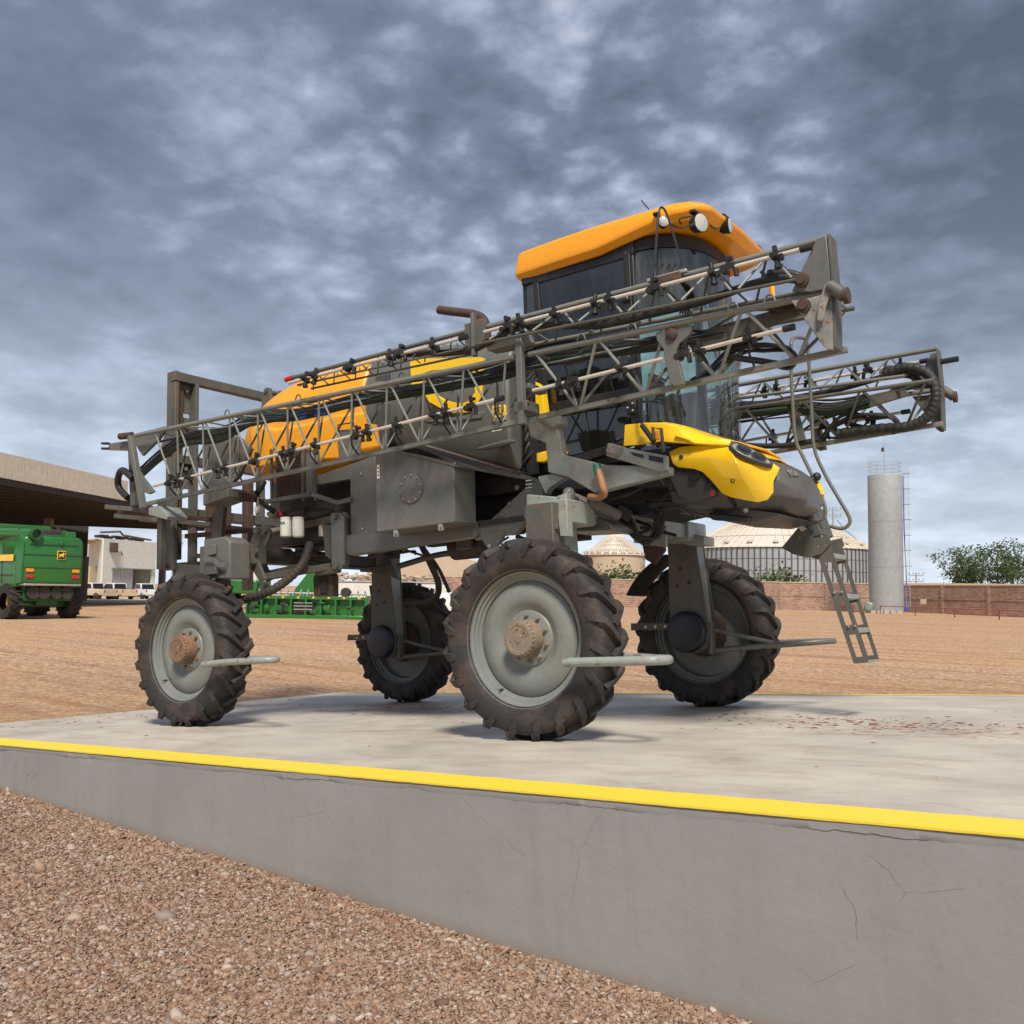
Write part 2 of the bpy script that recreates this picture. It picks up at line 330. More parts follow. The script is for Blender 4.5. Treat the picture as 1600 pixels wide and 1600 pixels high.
# ================================================================== SETTING
def smooth(a, b, x):
    t = max(0, min(1, (x-a)/(b-a))); return t*t*(3-2*t)
def ground_z(x, y):
    d = math.hypot(x-3, y+6)
    z = -.735+.285*smooth(4, 26, d)
    z += .02*noise.noise(Vector((x*.5, y*.5, 0)))*smooth(0, 6, d)
    return z
def gravel_mat():
    mt, t, b = new_mat('tan gravel and orange earth')
    co = nd(t, 'ShaderNodeTexCoord').outputs['Object']
    vo = nd(t, 'ShaderNodeTexVoronoi', {'Vector': co, 'Scale': 46., 'Randomness': 1.})
    vo2 = nd(t, 'ShaderNodeTexVoronoi', {'Vector': co, 'Scale': 17., 'Randomness': 1.})
    sep = nd(t, 'ShaderNodeSeparateColor', {0: vo.outputs['Color']})
    stone = ramp(t, sep.outputs[0], [(0, (.09, .045, .025)), (.3, (.26, .15, .085)), (.6, (.5, .36, .26)), (.85, (.62, .5, .4)), (1, (.32, .26, .22))])
    sep2 = nd(t, 'ShaderNodeSeparateColor', {0: vo2.outputs['Color']})
    stone2 = ramp(t, sep2.outputs[0], [(0, (.22, .105, .055)), (.4, (.46, .28, .16)), (.8, (.60, .42, .27)), (1, (.66, .52, .4))])
    gap = ramp(t, vo.outputs['Distance'], [(.2, (1, 1, 1)), (.62, (.35, .25, .2))])
    near = mixc(t, 1., stone, gap, 'MULTIPLY')
    g = nd(t, 'ShaderNodeNewGeometry').outputs['Position']
    dst = nd(t, 'ShaderNodeVectorMath', {0: g, 1: (4.7, -8.9, 1.3)}, operation='DISTANCE').outputs['Value']
    f1 = ramp(t, mathn(t, 'DIVIDE', dst, 60.), [(.12, BW[0]), (.45, BW[1])])
    c = mixc(t, f1, near, stone2)
    mp = nd(t, 'ShaderNodeMapping', {'Vector': co}); mp.inputs['Scale'].default_value = (.22, .5, 1); mp.inputs['Rotation'].default_value = (0, 0, R(-32))
    n1 = nd(t, 'ShaderNodeTexNoise', {'Vector': mp.outputs[0], 'Scale': .55, 'Detail': 9., 'Roughness': .62, 'Distortion': .4}).outputs[0]
    n0 = nd(t, 'ShaderNodeTexNoise', {'Vector': co, 'Scale': 1.6, 'Detail': 9., 'Roughness': .7}).outputs[0]
    earth = mixc(t, n0, (.50, .255, .095), (.62, .385, .185))
    fm = ramp(t, mathn(t, 'DIVIDE', dst, 30.), [(.3, (.15,)*3), (.6, (.42,)*3), (1, (.6,)*3)])
    em = mathn(t, 'MULTIPLY', ramp(t, n1, [(.38, (.25,)*3), (.62, BW[1])]), fm)
    c = mixc(t, em, c, earth)
    # wheel tracks: darker streaks raked along one direction
    mp2 = nd(t, 'ShaderNodeMapping', {'Vector': co}); mp2.inputs['Scale'].default_value = (.1, 1.2, 1); mp2.inputs['Rotation'].default_value = (0, 0, R(-38))
    n3 = nd(t, 'ShaderNodeTexNoise', {'Vector': mp2.outputs[0], 'Scale': 1.1, 'Detail': 7., 'Roughness': .7}).outputs[0]
    c = mixc(t, mathn(t, 'MULTIPLY', ramp(t, n3, [(.5, BW[0]), (.62, BW[1])]), .6), c, (.27, .125, .06))
    gn = nd(t, 'ShaderNodeTexNoise', {'Vector': co, 'Scale': 7., 'Detail': 10., 'Roughness': .85}).outputs[0]
    c = mixc(t, 1., c, ramp(t, gn, [(.36, (.55, .5, .46)), (.5, (.95, .95, .95)), (.64, (1.25, 1.22, 1.2))]), 'MULTIPLY')
    t.links.new(c, b.inputs['Base Color']); b.inputs['Roughness'].default_value = .95
    bp = nd(t, 'ShaderNodeBump', {'Height': mathn(t, 'MULTIPLY', vo.outputs['Distance'], -1.), 'Strength': .9, 'Distance': .012})
    bp2 = nd(t, 'ShaderNodeBump', {'Height': n3, 'Strength': .6, 'Distance': .1, 'Normal': bp.outputs[0]})
    t.links.new(bp2.outputs[0], b.inputs['Normal'])
    return mt
M['gravel'] = gravel_mat()
def build_ground():
    xs = []
    a = 0; st = .35
    while a < 3500:
        xs.append(a); a += st; st = max(st, a*.06) if a > 12 else st
    xs = [-x for x in xs[:0:-1]]+xs
    vs = []; fs = []; n = len(xs)
    for j, y in enumerate(xs):
        for i, x in enumerate(xs):
            X, Y = x+1, y-4; vs.append((X, Y, ground_z(X, Y)))
    for j in range(n-1):
        for i in range(n-1): fs.append((j*n+i, j*n+i+1, (j+1)*n+i+1, (j+1)*n+i))
    b = MB().add(vs, fs, True); o = b.build('gravel_ground', 'gravel'); tag(o, kind='structure'); return o
build_ground()

# slab (ramp plane is the machine frame's z=0)
def slab_edge(x, off=0.):            # near edge line of the ramp
    return -4.19-.047*x-off
SX0, SX1 = -8.0, 14.0
def far_edge(x): return 3.78+.028*(x+7.5)
def concrete_mat(name, top=True):
    mt, t, b = new_mat(name)
    co = nd(t, 'ShaderNodeTexCoord').outputs['Object']
    n1 = nd(t, 'ShaderNodeTexNoise', {'Vector': co, 'Scale': .8, 'Detail': 10., 'Roughness': .65}).outputs[0]
    n2 = nd(t, 'ShaderNodeTexNoise', {'Vector': co, 'Scale': 24., 'Detail': 8., 'Roughness': .7}).outputs[0]
    if top:
        mp = nd(t, 'ShaderNodeMapping', {'Vector': co}); mp.inputs['Scale'].default_value = (.75, 1.5, 1); mp.inputs['Rotation'].default_value = (0, 0, R(-25))
        n3 = nd(t, 'ShaderNodeTexNoise', {'Vector': mp.outputs[0], 'Scale': 1.4, 'Detail': 12., 'Roughness': .72, 'Distortion': .8}).outputs[0]
        c = mixc(t, ramp(t, n1, [(.35, BW[0]), (.65, BW[1])]), (.46, .41, .335), (.56, .50, .41))
        c = mixc(t, mathn(t, 'MULTIPLY', ramp(t, n3, [(.47, BW[0]), (.68, BW[1])]), .55), c, (.30, .215, .155))
        mud = nd(t, 'ShaderNodeTexNoise', {'Vector': mp.outputs[0], 'Scale': 7., 'Detail': 14., 'Roughness': .85, 'Distortion': .2}).outputs[0]
        sp = nd(t, 'ShaderNodeSeparateXYZ', {0: co})
        # mud dropped in two places: by the rear axle and ahead of the front wheels
        def spot(cx, cy, rx, ry):
            dx = mathn(t, 'DIVIDE', mathn(t, 'SUBTRACT', sp.outputs[0], cx), rx); dy = mathn(t, 'DIVIDE', mathn(t, 'SUBTRACT', sp.outputs[1], cy), ry)
            return mathn(t, 'MAXIMUM', mathn(t, 'SUBTRACT', 1., mathn(t, 'ADD', mathn(t, 'MULTIPLY', dx, dx), mathn(t, 'MULTIPLY', dy, dy))), 0.)
        reg = mathn(t, 'MAXIMUM', spot(2.9, -.3, 2.4, 1.1), mathn(t, 'MAXIMUM', spot(-3.6, .6, 2.6, 1.6), spot(-6.8, 0., 1.2, 3.5)))
        mm = mathn(t, 'GREATER_THAN', mathn(t, 'ADD', mud, mathn(t, 'MULTIPLY', reg, .13)), .65)
        c = mixc(t, mathn(t, 'MULTIPLY', mm, .8), c, mixc(t, n2, (.2, .07, .035), (.36, .15, .08)))
        spk = nd(t, 'ShaderNodeTexVoronoi', {'Vector': co, 'Scale': 3.1}).outputs['Distance']
        c = mixc(t, mathn(t, 'MULTIPLY', mathn(t, 'LESS_THAN', spk, .03), .6), c, (.2, .1, .06))
        t.links.new(ramp(t, n1, [(.35, (.38,)*3), (.6, (.7,)*3)]), b.inputs['Roughness'])
        dc, dep, ws = .5, .25, .03
    else:
        c = mixc(t, ramp(t, n1, [(.3, BW[0]), (.7, BW[1])]), (.265, .255, .24), (.325, .312, .29))
        sp = nd(t, 'ShaderNodeSeparateXYZ', {0: co}).outputs[2]
        c = mixc(t, mathn(t, 'MULTIPLY', ramp(t, mathn(t, 'ADD', mathn(t, 'MULTIPLY', sp, 1.), mathn(t, 'MULTIPLY', n1, .12)), [(-.12, BW[0]), (.0, BW[1])]) if False else ramp(t, n2, [(.55, BW[0]), (.75, BW[1])]), .25), c, (.2, .16, .13))
        gz = nd(t, 'ShaderNodeSeparateXYZ', {0: nd(t, 'ShaderNodeNewGeometry').outputs['Position']}).outputs[2]
        gd = nd(t, 'ShaderNodeMapRange', {'Value': mathn(t, 'ADD', gz, mathn(t, 'MULTIPLY', n2, .06)), 'From Min': -.74, 'From Max': -.62, 'To Min': .75, 'To Max': 0.}).outputs[0]
        c = mixc(t, gd, c, (.26, .16, .10))
        st = nd(t, 'ShaderNodeMapping', {'Vector': co}); st.inputs['Scale'].default_value = (6, 6, .35)
        n4 = nd(t, 'ShaderNodeTexNoise', {'Vector': st.outputs[0], 'Scale': 1.2, 'Detail': 8., 'Roughness': .6}).outputs[0]
        c = mixc(t, mathn(t, 'MULTIPLY', ramp(t, n4, [(.5, BW[0]), (.7, BW[1])]), .16), c, (.2, .175, .15))
        vp = nd(t, 'ShaderNodeTexVoronoi', {'Vector': co, 'Scale': 5.3}).outputs['Distance']; c = mixc(t, mathn(t, 'MULTIPLY', mathn(t, 'LESS_THAN', vp, .022), .6), c, (.1, .08, .07))
        b.inputs['Roughness'].default_value = .6
    t.links.new(c, b.inputs['Base Color'])
    # hairline cracks
    wv = nd(t, 'ShaderNodeTexNoise', {'Vector': co, 'Scale': 3.5, 'Detail': 6.})
    wc = mixc(t, .13, co, wv.outputs['Color'], 'ADD')
    cr = nd(t, 'ShaderNodeTexVoronoi', {'Vector': wc, 'Scale': .9}, feature='DISTANCE_TO_EDGE').outputs['Distance']
    cmask = mathn(t, 'MULTIPLY', mathn(t, 'LESS_THAN', cr, .0013), ramp(t, nd(t, 'ShaderNodeTexNoise', {'Vector': co, 'Scale': 1.7, 'Detail': 3.}).outputs[0], [(.52, BW[0]), (.58, BW[1])]))
    c2 = mixc(t, mathn(t, 'MULTIPLY', cmask, .5), c, (.09, .075, .065)); t.links.new(c2, b.inputs['Base Color'])
    mpb = nd(t, 'ShaderNodeTexNoise', {'Vector': co, 'Scale': 7., 'Detail': 8., 'Roughness': .6}).outputs[0]
    hh = mathn(t, 'SUBTRACT', mathn(t, 'ADD', mathn(t, 'MULTIPLY', n2, .25), mpb), mathn(t, 'MULTIPLY', cmask, 2.))
    bp = nd(t, 'ShaderNodeBump', {'Height': hh, 'Strength': .22, 'Distance': .02}); t.links.new(bp.outputs[0], b.inputs['Normal'])
    return mt
M['slabtop'] = concrete_mat('trowelled concrete with mud stains'); M['slabside'] = concrete_mat('grey painted render with cracks', False)
slab = empty('concrete_platform'); slab.matrix_world = MACH; tag(slab, kind='structure')
b = MB(); n = 44; xs = [SX0+(SX1-SX0)*i/n for i in range(n+1)]
b.add([Vector((x, slab_edge(x)+.0, 0)) for x in xs]+[Vector((x, far_edge(x), 0)) for x in xs], [(i, i+1, n+2+i, n+1+i) for i in range(n)])
b.build('slab_top', 'slabtop', slab)
b = MB(); rows = 4
vs = []; 
for j in range(rows+1):
    for i, x in enumerate(xs): vs.append(Vector((x, slab_edge(x)-.0, -1.6*j/rows)))
b.add(vs, [(j*(n+1)+i, (j+1)*(n+1)+i, (j+1)*(n+1)+i+1, j*(n+1)+i+1) for j in range(rows) for i in range(n)])
for (x, ) in ((SX0,), (SX1,)): b.add([(x, slab_edge(x), 0), (x, far_edge(x), 0), (x, far_edge(x), -1.6), (x, slab_edge(x), -1.6)], [(0, 1, 2, 3)])
b.add([(SX0, far_edge(SX0), 0), (SX1, far_edge(SX1), 0), (SX1, far_edge(SX1), -1.6), (SX0, far_edge(SX0), -1.6)], [(0, 1, 2, 3)])
b.build('side_wall', 'slabside', slab)
# thin render lip under the painted edge, chipped along its lower side
b = MB(); prev = None
K = 900
for i in range(K):
    xa = SX0+(SX1-SX0)*i/K; xb = SX0+(SX1-SX0)*(i+1)/K
    def low(x): return -.042-.016*noise.noise(Vector((x*2.3, 0, 0)))-.014*noise.noise(Vector((x*7, 4, 0)))-.010*noise.noise(Vector((x*23, 2, 0)))
    def of(x): return .0006+.006*max(0., noise.noise(Vector((x*1.3, 8, 0)))+.1)
    p = [Vector((x, slab_edge(x, o), z)) for x in (xa, xb) for o, z in ((.0, 0.004), (of(x), 0.001), (of(x), low(x)-.006), (.0, low(x)-.009))]
    b.add(p, [(0, 1, 5, 4), (1, 2, 6, 5), (2, 3, 7, 6)])
b.build('edge_lip', 'slabside', slab)
def yellow_mat():
    mt, t, b = new_mat('worn yellow line paint'); co = nd(t, 'ShaderNodeTexCoord').outputs['Object']
    n2 = nd(t, 'ShaderNodeTexNoise', {'Vector': co, 'Scale': 9., 'Detail': 10., 'Roughness': .75}).outputs[0]
    c = mixc(t, ramp(t, n2, [(.62, BW[0]), (.70, BW[1])]), mixc(t, n2, (.85, .58, .03), (.92, .68, .06)), (.38, .34, .27))
    t.links.new(c, b.inputs['Base Color']); b.inputs['Roughness'].default_value = .6
    bp = nd(t, 'ShaderNodeBump', {'Height': n2, 'Strength': .2, 'Distance': .01}); t.links.new(bp.outputs[0], b.inputs['Normal']); return mt
M['line'] = yellow_mat()
b = MB()
for i in range(K):
    xa = SX0+(SX1-SX0)*i/K; xb = SX0+(SX1-SX0)*(i+1)/K
    w = lambda x: .34+.012*noise.noise(Vector((x*5, 9, 0)))
    b.add([(xa, slab_edge(xa, .0085), .005), (xb, slab_edge(xb, .0085), .005), (xb, slab_edge(xb)+w(xb), .005), (xa, slab_edge(xa)+w(xa), .005)], [(0, 1, 2, 3)])
    q = lambda x: -.006-.003*noise.noise(Vector((x*9, 3, 0)))
    b.add([(xa, slab_edge(xa, .0085), .005), (xb, slab_edge(xb, .0085), .005), (xb, slab_edge(xb, .0085), q(xb)), (xa, slab_edge(xa, .0085), q(xa))], [(0, 1, 2, 3)])
b.build('yellow_edge_line', 'line', slab)
b = MB(); b.add([(SX0, far_edge(SX0)-.15, .004), (SX1, far_edge(SX1)-.15, .004), (SX1, far_edge(SX1), .004), (SX0, far_edge(SX0), .004)], [(0, 1, 2, 3)])
b.build('yellow_edge_line', 'line', slab)

# loose pebbles near the camera
def pebble_mat():
    mt, t, b = new_mat('assorted pebbles')
    ri = nd(t, 'ShaderNodeNewGeometry').outputs['Random Per Island']
    c = ramp(t, ri, [(0, (.07, .032, .02)), (.2, (.22, .11, .06)), (.35, (.30, .17, .10)), (.55, (.40, .27, .18)), (.72, (.27, .165, .105)), (.85, (.54, .44, .35)), (.95, (.22, .18, .16)), (1, (.62, .54, .46))])
    co = nd(t, 'ShaderNodeTexCoord').outputs['Object']
    n2 = nd(t, 'ShaderNodeTexNoise', {'Vector': co, 'Scale': 90., 'Detail': 4.}).outputs[0]
    c = mixc(t, .35, c, mixc(t, n2, (.13, .06, .035), (.40, .27, .18)))
    t.links.new(c, b.inputs['Base Color']); b.inputs['Roughness'].default_value = .85; return mt
M['pebble'] = pebble_mat()
def pebbles():
    rng = np.random.default_rng(3)
    t = (1+5**.5)/2
    iv = np.array([(-1, t, 0), (1, t, 0), (-1, -t, 0), (1, -t, 0), (0, -1, t), (0, 1, t), (0, -1, -t), (0, 1, -t), (t, 0, -1), (t, 0, 1), (-t, 0, -1), (-t, 0, 1)])/1.9
    fi = np.array([(0, 11, 5), (0, 5, 1), (0, 1, 7), (0, 7, 10), (0, 10, 11), (1, 5, 9), (5, 11, 4), (11, 10, 2), (10, 7, 6), (7, 1, 8), (3, 9, 4), (3, 4, 2), (3, 2, 6), (3, 6, 8), (3, 8, 9), (4, 9, 5), (2, 4, 11), (6, 2, 10), (8, 6, 7), (9, 8, 1)])
    pts = []
    A, u, r = CAM, fw, rt
    # random positions in the visible wedge, density falling with distance
    n = 0
    while n < 140000:
        d = 4.2+9.5*rng.random()**1.25; a = rng.uniform(-.62, .35)
        p = CAM+Vector((math.cos(YAW-a), math.sin(YAW-a), 0))*d
        q = MI @ Vector((p.x, p.y, -.6))
        if q.x > SX0-.1 and q.y > slab_edge(q.x)-.005: continue
        pts.append((p.x, p.y, ground_z(p.x, p.y), d)); n += 1
    P = np.array(pts); n = len(P)
    sz = np.exp(rng.normal(0, .45, n))*.0063*(1+.03*P[:, 3])
    V = iv[None]*(1+rng.uniform(-.28, .28, (n, 12, 1)))*sz[:, None, None]*np.stack([rng.uniform(.8, 1.5, n), rng.uniform(.7, 1.1, n), rng.uniform(.4, .8, n)], 1)[:, None, :]
    th = rng.uniform(0, 6.28, n); c, s = np.cos(th)[:, None], np.sin(th)[:, None]
    X = V[:, :, 0]*c-V[:, :, 1]*s; Y = V[:, :, 0]*s+V[:, :, 1]*c; V[:, :, 0] = X; V[:, :, 1] = Y
    tl = rng.normal(0, .35, n)[:, None]; Z = V[:, :, 2]+V[:, :, 0]*tl; V[:, :, 2] = Z
    V += np.stack([P[:, 0], P[:, 1], P[:, 2]+sz*.15+rng.uniform(0, .008, n)], 1)[:, None, :]
    F = (fi[None]+(np.arange(n)*12)[:, None, None]).reshape(-1, 3)
    me = bpy.data.meshes.new('pebbles'); me.vertices.add(n*12); me.vertices.foreach_set('co', V.reshape(-1).astype('f'))
    me.loops.add(len(F)*3); me.loops.foreach_set('vertex_index', F.reshape(-1).astype('i'))
    me.polygons.add(len(F)); me.polygons.foreach_set('loop_start', (np.arange(len(F))*3).astype('i'))
    me.update(calc_edges=True); me.materials.append(M['pebble'])
    o = bpy.data.objects.new('pebbles', me); COL.objects.link(o)
    tag(o, 'loose tan and brown pebbles covering the ground below the platform wall', 'gravel', kind='stuff')
pebbles()
# clods of red mud dropped on the slab
b = MB(); rg = random.Random(21)
for cx_, cy_, sx_, sy_, k_ in ((2.6, .1, .9, .22, 230), (1.7, .6, .8, .2, 90), (-4.0, .9, 1.0, .6, 120), (-7.2, -1.0, .5, 1.2, 90), (0, -1.0, 3.5, 2., 25)):
    for i in range(k_):
        x, y = cx_+rg.gauss(0, sx_), cy_+rg.gauss(0, sy_)-.35*(rg.random()-.5)
        if x < SX0+.1 or not slab_edge(x)+.4 < y < far_edge(x)-.2: continue
        s_ = abs(rg.gauss(0, .011))+.004; n_ = 6; a0 = rg.random()*6
        top = Vector((x, y, .001+s_*.28)); ring_ = [Vector((x+math.cos(a0+j*1.047)*s_*rg.uniform(.8, 1.9), y+math.sin(a0+j*1.047)*s_*rg.uniform(.7, 1.3), .001)) for j in range(n_)]
        b.add(ring_+[top], [(j, (j+1) % n_, n_) for j in range(n_)])
M['clod'] = paint('red mud', (.20, .075, .038), .8, .5, (.30, .14, .08), scale=9)
o = b.build('mud_clods', 'clod', None); o.matrix_world = MACH; tag(o, 'small clods of red mud scattered on the concrete platform', 'mud', kind='stuff')

# ================================================================== SPRAYER
spr = empty('crop_sprayer'); spr.matrix_world = MACH
tag(spr, 'tall yellow and grey self-propelled crop sprayer with folded lattice booms, parked on the concrete platform', 'crop sprayer')
V = Vector
def plate(pts, Y, th):               # polygon measured on plane Y, thickened towards the machine's middle
    return MB().prism([S(x, y, Y) for x, y in pts], (0, th, 0))

# ---------------- wheels
WR = .8825
def wheel_mesh(side):                 # side -1 = near (right-hand) wheels: outer face looks to -Y
    s = side; TW = .19
    ty = MB()
    prof = [(.585, -.13), (.615, -.165), (.66, -.185), (.73, -.195), (.79, -.184), (.818, -.165), (.83, -.12), (.836, 0), (.83, .12), (.818, .165), (.79, .184), (.73, .195), (.66, .185), (.615, .165), (.585, .13)]
    ty.lathe(prof, (0, 0, 0), (0, 1, 0), 72)
    NL = 20
    for i in range(NL*2):
        h = -1 if i % 2 else 1
        a0 = math.pi*i/NL
        secs = []
        # lug path: middle of the tread (leading) to the shoulder and down the side
        for t, (yy, da, rr, hw, dep) in enumerate(((-.035, .25, .8825, .018, .06), (.05, .175, .883, .022, .06), (.11, .115, .880, .026, .06), (.172, .055, .868, .031, .065), (.206, .022, .82, .034, .03), (.209, .004, .765, .032, .025), (.203, -.01, .715, .02, .02))):
            a = a0+da*1.05; y = yy*h
            dirr = V((math.cos(a), 0, -math.sin(a))); tan = V((-math.sin(a), 0, -math.cos(a)))
            # cross direction of the lug
            cr_ = (tan*.8+V((0, h*.5, 0))).normalized() if t < 4 else (tan*.95+V((0,h*.1,0))).normalized()
            c = dirr*rr+V((0, y, 0)); inn = dirr*-dep if t < 4 else V((0, -h*dep*1.4, 0))-dirr*.01
            secs.append([c-cr_*hw, c+cr_*hw, c+cr_*hw*1.35+inn, c-cr_*hw*1.35+inn])
        ty.loft(secs, True, False)
    rim = MB()
    o = s
    # outer lip, stepped well, disc (dish), all along the outward direction
    q = [(.60, .150), (.612, .156), (.612, .140), (.588, .132), (.585, .115), (.565, .105), (.562, .085), (.54, .078), (.535, .06), (.515, .052), (.512, .03), (.50, .03), (.497, .045), (.485, .052), (.46, .07), (.40, .086), (.34, .088), (.30, .070), (.262, .04), (.25, .038), (.243, .05), (.235, .054), (.02, .054)]
    rim.lathe([(r, t*o) for r, t in q], (0, 0, 0), (0, 1, 0), 64)
    q = [(.612, -.140), (.612, -.156), (.60, -.150), (.588, -.132), (.585, -.115), (.565, -.105), (.56, -.08), (.53, -.07), (.52, -.03), (.512, .028), (.3, .03), (.02, .03)]
    rim.lathe([(r, t*o) for r, t in q], (0, 0, 0), (0, 1, 0), 64)
    hub = MB()
    hub.lathe([(.165, .055*o), (.16, .17*o), (.154, .185*o), (.15, .19*o), (.15, .202*o), (.142, .212*o), (.115, .214*o), (.11, .209*o), (.04, .210*o), (.036, .216*o), (.001, .216*o)], (0, 0, 0), (0, 1, 0), 40)
    for k in range(10):
        a = 2*math.pi*k/10+.3
        c = V((math.cos(a)*.203, .055*o, math.sin(a)*.203)); hub.lathe([(.021, 0), (.021, .016), (.014, .02), (.014, .034), (.001, .034)], c, (0, o, 0), 6, False)
    for k in range(26):
        a = 2*math.pi*k/26
        c = V((math.cos(a)*.152, .192*o, math.sin(a)*.152)); hub.lathe([(.0065, -.02), (.0065, .014), (.001, .016)], c, (0, o, 0), 6, False)
    for a in (.7, 1.6):
        hub.lathe([(.014, 0), (.014, .008), (.001, .008)], V((math.cos(a)*.09, .212*o, math.sin(a)*.09)), (0, o, 0), 6, False)
    return ty, rim, hub
for s, meshes in ((-1, wheel_mesh(-1)), (1, wheel_mesh(1))):
    for k, x in enumerate((0, -4.78)):
        w = empty('wheel', (x, s*1.874, WR-.010), 0, spr); w.rotation_euler = (0, [.05, .31][k]+s*.1, 0)
        t = meshes[0].build('tyre', 'rubber', w)
        meshes[1].build('rim', 'rim' if s < 0 else 'rimin', w)
        meshes[2].build('hub', 'hub' if k == 0 else 'hubrear', w)
        if s < 0:
            b = MB(); a = -2.2; c = V((math.cos(a)*.53, -.06, math.sin(a)*.53)); b.lathe([(.012, 0), (.012, .03), (.006, .035), (.006, .06)], c, (0, -1, 0), 8); b.build('valve_stem', 'rust', w)
            b = MB(); a = .62; b.box((math.cos(a)*.04+.01, -.219, math.sin(a)*.04), (.034, .003, .011), Matrix.Rotation(-.75, 3, 'Y')); b.build('data_plate', 'bolt', w)

# ---------------- legs, motors, wheel guards
for x in (0, -4.78):
    for s in (-1, 1):
        yi = s*1.62
        if s > 0:
            top = 2.02
            b = MB()
            pr = [(x-.20, top), (x+.15, top), (x+.17, 1.75), (x+.26, .92), (x+.22, .70), (x+.1, .64), (x-.1, .64), (x-.2, .70), (x-.225, .92), (x-.20, 1.75)]
            b.prism([V((px, 1.36, pz)) for px, pz in pr], (0, .025, 0))
            b.prism([V((px, 1.58, pz)) for px, pz in pr], (0, .025, 0))
            b.build('leg_plate', 'greydirty', spr, .004)
            b = MB(); b.hexa([V(p) for p in ((x+.13, 1.385, top), (x+.145, 1.385, top), (x+.145, 1.58, top), (x+.13, 1.58, top), (x+.205, 1.385, .8), (x+.22, 1.385, .8), (x+.22, 1.58, .8), (x+.205, 1.58, .8))]); b.build('leg_web', 'greylight', spr)
            b = MB(); b.hexa([V(p) for p in ((x-.18, 1.385, top), (x-.165, 1.385, top), (x-.165, 1.58, top), (x-.18, 1.58, top), (x-.18, 1.385, .8), (x-.165, 1.385, .8), (x-.165, 1.58, .8), (x-.18, 1.58, .8))]); b.build('leg_web', 'greydirty', spr)
            b = MB(); b.lathe([(.001, -.10), (.10, -.10), (.19, -.095), (.222, -.085), (.236, -.06), (.238, .0)], (x, 1.36, WR), (0, 1, 0), 40); b.build('motor_cover', 'navy', spr)
            b = MB(); b.disc((x, 1.60, WR), (0, 1, 0), .2, .2, 32); b.lathe([(.3, .1), (.26, .02), (.2, 0)], (x, 1.7, WR), (0, 1, 0), 40); b.build('hub_motor', 'rust', spr)
            b = MB(); b.disc((x-.02, 1.5, 1.75), (0, 0, 1), .1, .4, 20); b.build('leg_cylinder', 'greydirty', spr)
            for dx, dz in ((-.05, 1.62), (.05, 1.45), (-.1, 1.42)):
                b = MB(); b.disc((x+dx, 1.359, dz), (0, -1, 0), .022, .004, 14); b.build('bolt_hole', 'black', spr)
        else:
            b = MB(); b.box((x-.02, -1.56, 1.45), (.3, .2, 1.3)); b.build('leg_plate', 'greydirty', spr, .01)
            b = MB(); b.disc((x, -1.72, WR), (0, 1, 0), .2, .22, 24); b.build('hub_motor', 'rust', spr)
# near front leg head, rear leg head
b = MB(); b.hexa([S(822, 772, -1.45), S(868, 776, -1.45), S(874, 862, -1.45), S(822, 862, -1.45)]+[p+V((0, .35, 0)) for p in (S(822, 772, -1.45), S(868, 776, -1.45), S(874, 862, -1.45), S(822, 862, -1.45))]); b.build('leg_head', 'greylight', spr, .012)
b = MB(); P4 = [S(868, 776, -1.52), S(884, 770, -1.52), S(888, 838, -1.6), S(875, 838, -1.6)]; b.hexa(P4+[p+V((0, .09, 0)) for p in P4]); b.build('leg_gusset', 'greylight', spr, .006)
b = MB(); q = [S(820, 805, -1.62), S(846, 808, -1.62), S(858, 822, -1.62), S(872, 822, -1.62)]
for i in range(3): b.bar(q[i], q[i+1], .05, .018, (0, 1, 0))
b.build('latch_strap', 'grey', spr)
b = MB(); b.box(S(848, 832, -1.6), (.2, .05, .08)); b.disc(S(845, 832, -1.63), (0, -1, 0), .02, .02, 8); b.build('latch_block', 'greylight', spr, .006)
q = [S(318, 843, -1.8), S(350, 838, -1.8), S(359, 846, -1.8), S(359, 905, -1.8), S(318, 905, -1.8)]
b = MB(); b.prism(q, (0, .3, 0)); b.build('leg_head', 'grey', spr, .02)
b = plate([(324, 852), (336, 850), (336, 866), (324, 869)], -1.83, .03); b.build('leg_head_boss', 'grey', spr, .008)
b = MB(); q = [S(318, 872, -1.85), S(334, 874, -1.85), S(342, 884, -1.85), S(352, 882, -1.85)]
for i in range(3): b.bar(q[i], q[i+1], .05, .016, (0, 1, 0))
b.build('latch_strap', 'grey', spr)
b = MB(); b.box(S(330, 892, -1.84), (.22, .05, .09)); b.build('latch_block', 'greydirty', spr, .006)
def guard(pts, r, mat='greylight', sub=5, name='wheel_guard'):
    o = MB().tube(pts, r, 12, sub=sub).build(name, mat, spr); return o
M['guard'] = paint('pale grey guard tube with scraped rust', (.27, .30, .275), .4, .3, (.3, .16, .08), rust=.22, scale=2.2)
guard([V((.55, -2.22, .668)), V((.9, -2.22, .67)), V((1.25, -2.2, .672)), V((1.36, -2.14, .672)), V((1.38, -2.0, .672)), V((1.25, -1.9, .672)), V((.85, -1.72, .69)), V((.3, -1.6, .72))], .038, 'guard')
guard([V((-4.12, -2.22, .70)), V((-3.8, -2.2, .72)), V((-3.4, -2.2, .73)), V((-3.18, -2.16, .735)), V((-3.13, -2.05, .735)), V((-3.3, -1.95, .74)), V((-3.9, -1.75, .74)), V((-4.4, -1.6, .74))], .036, 'guard')
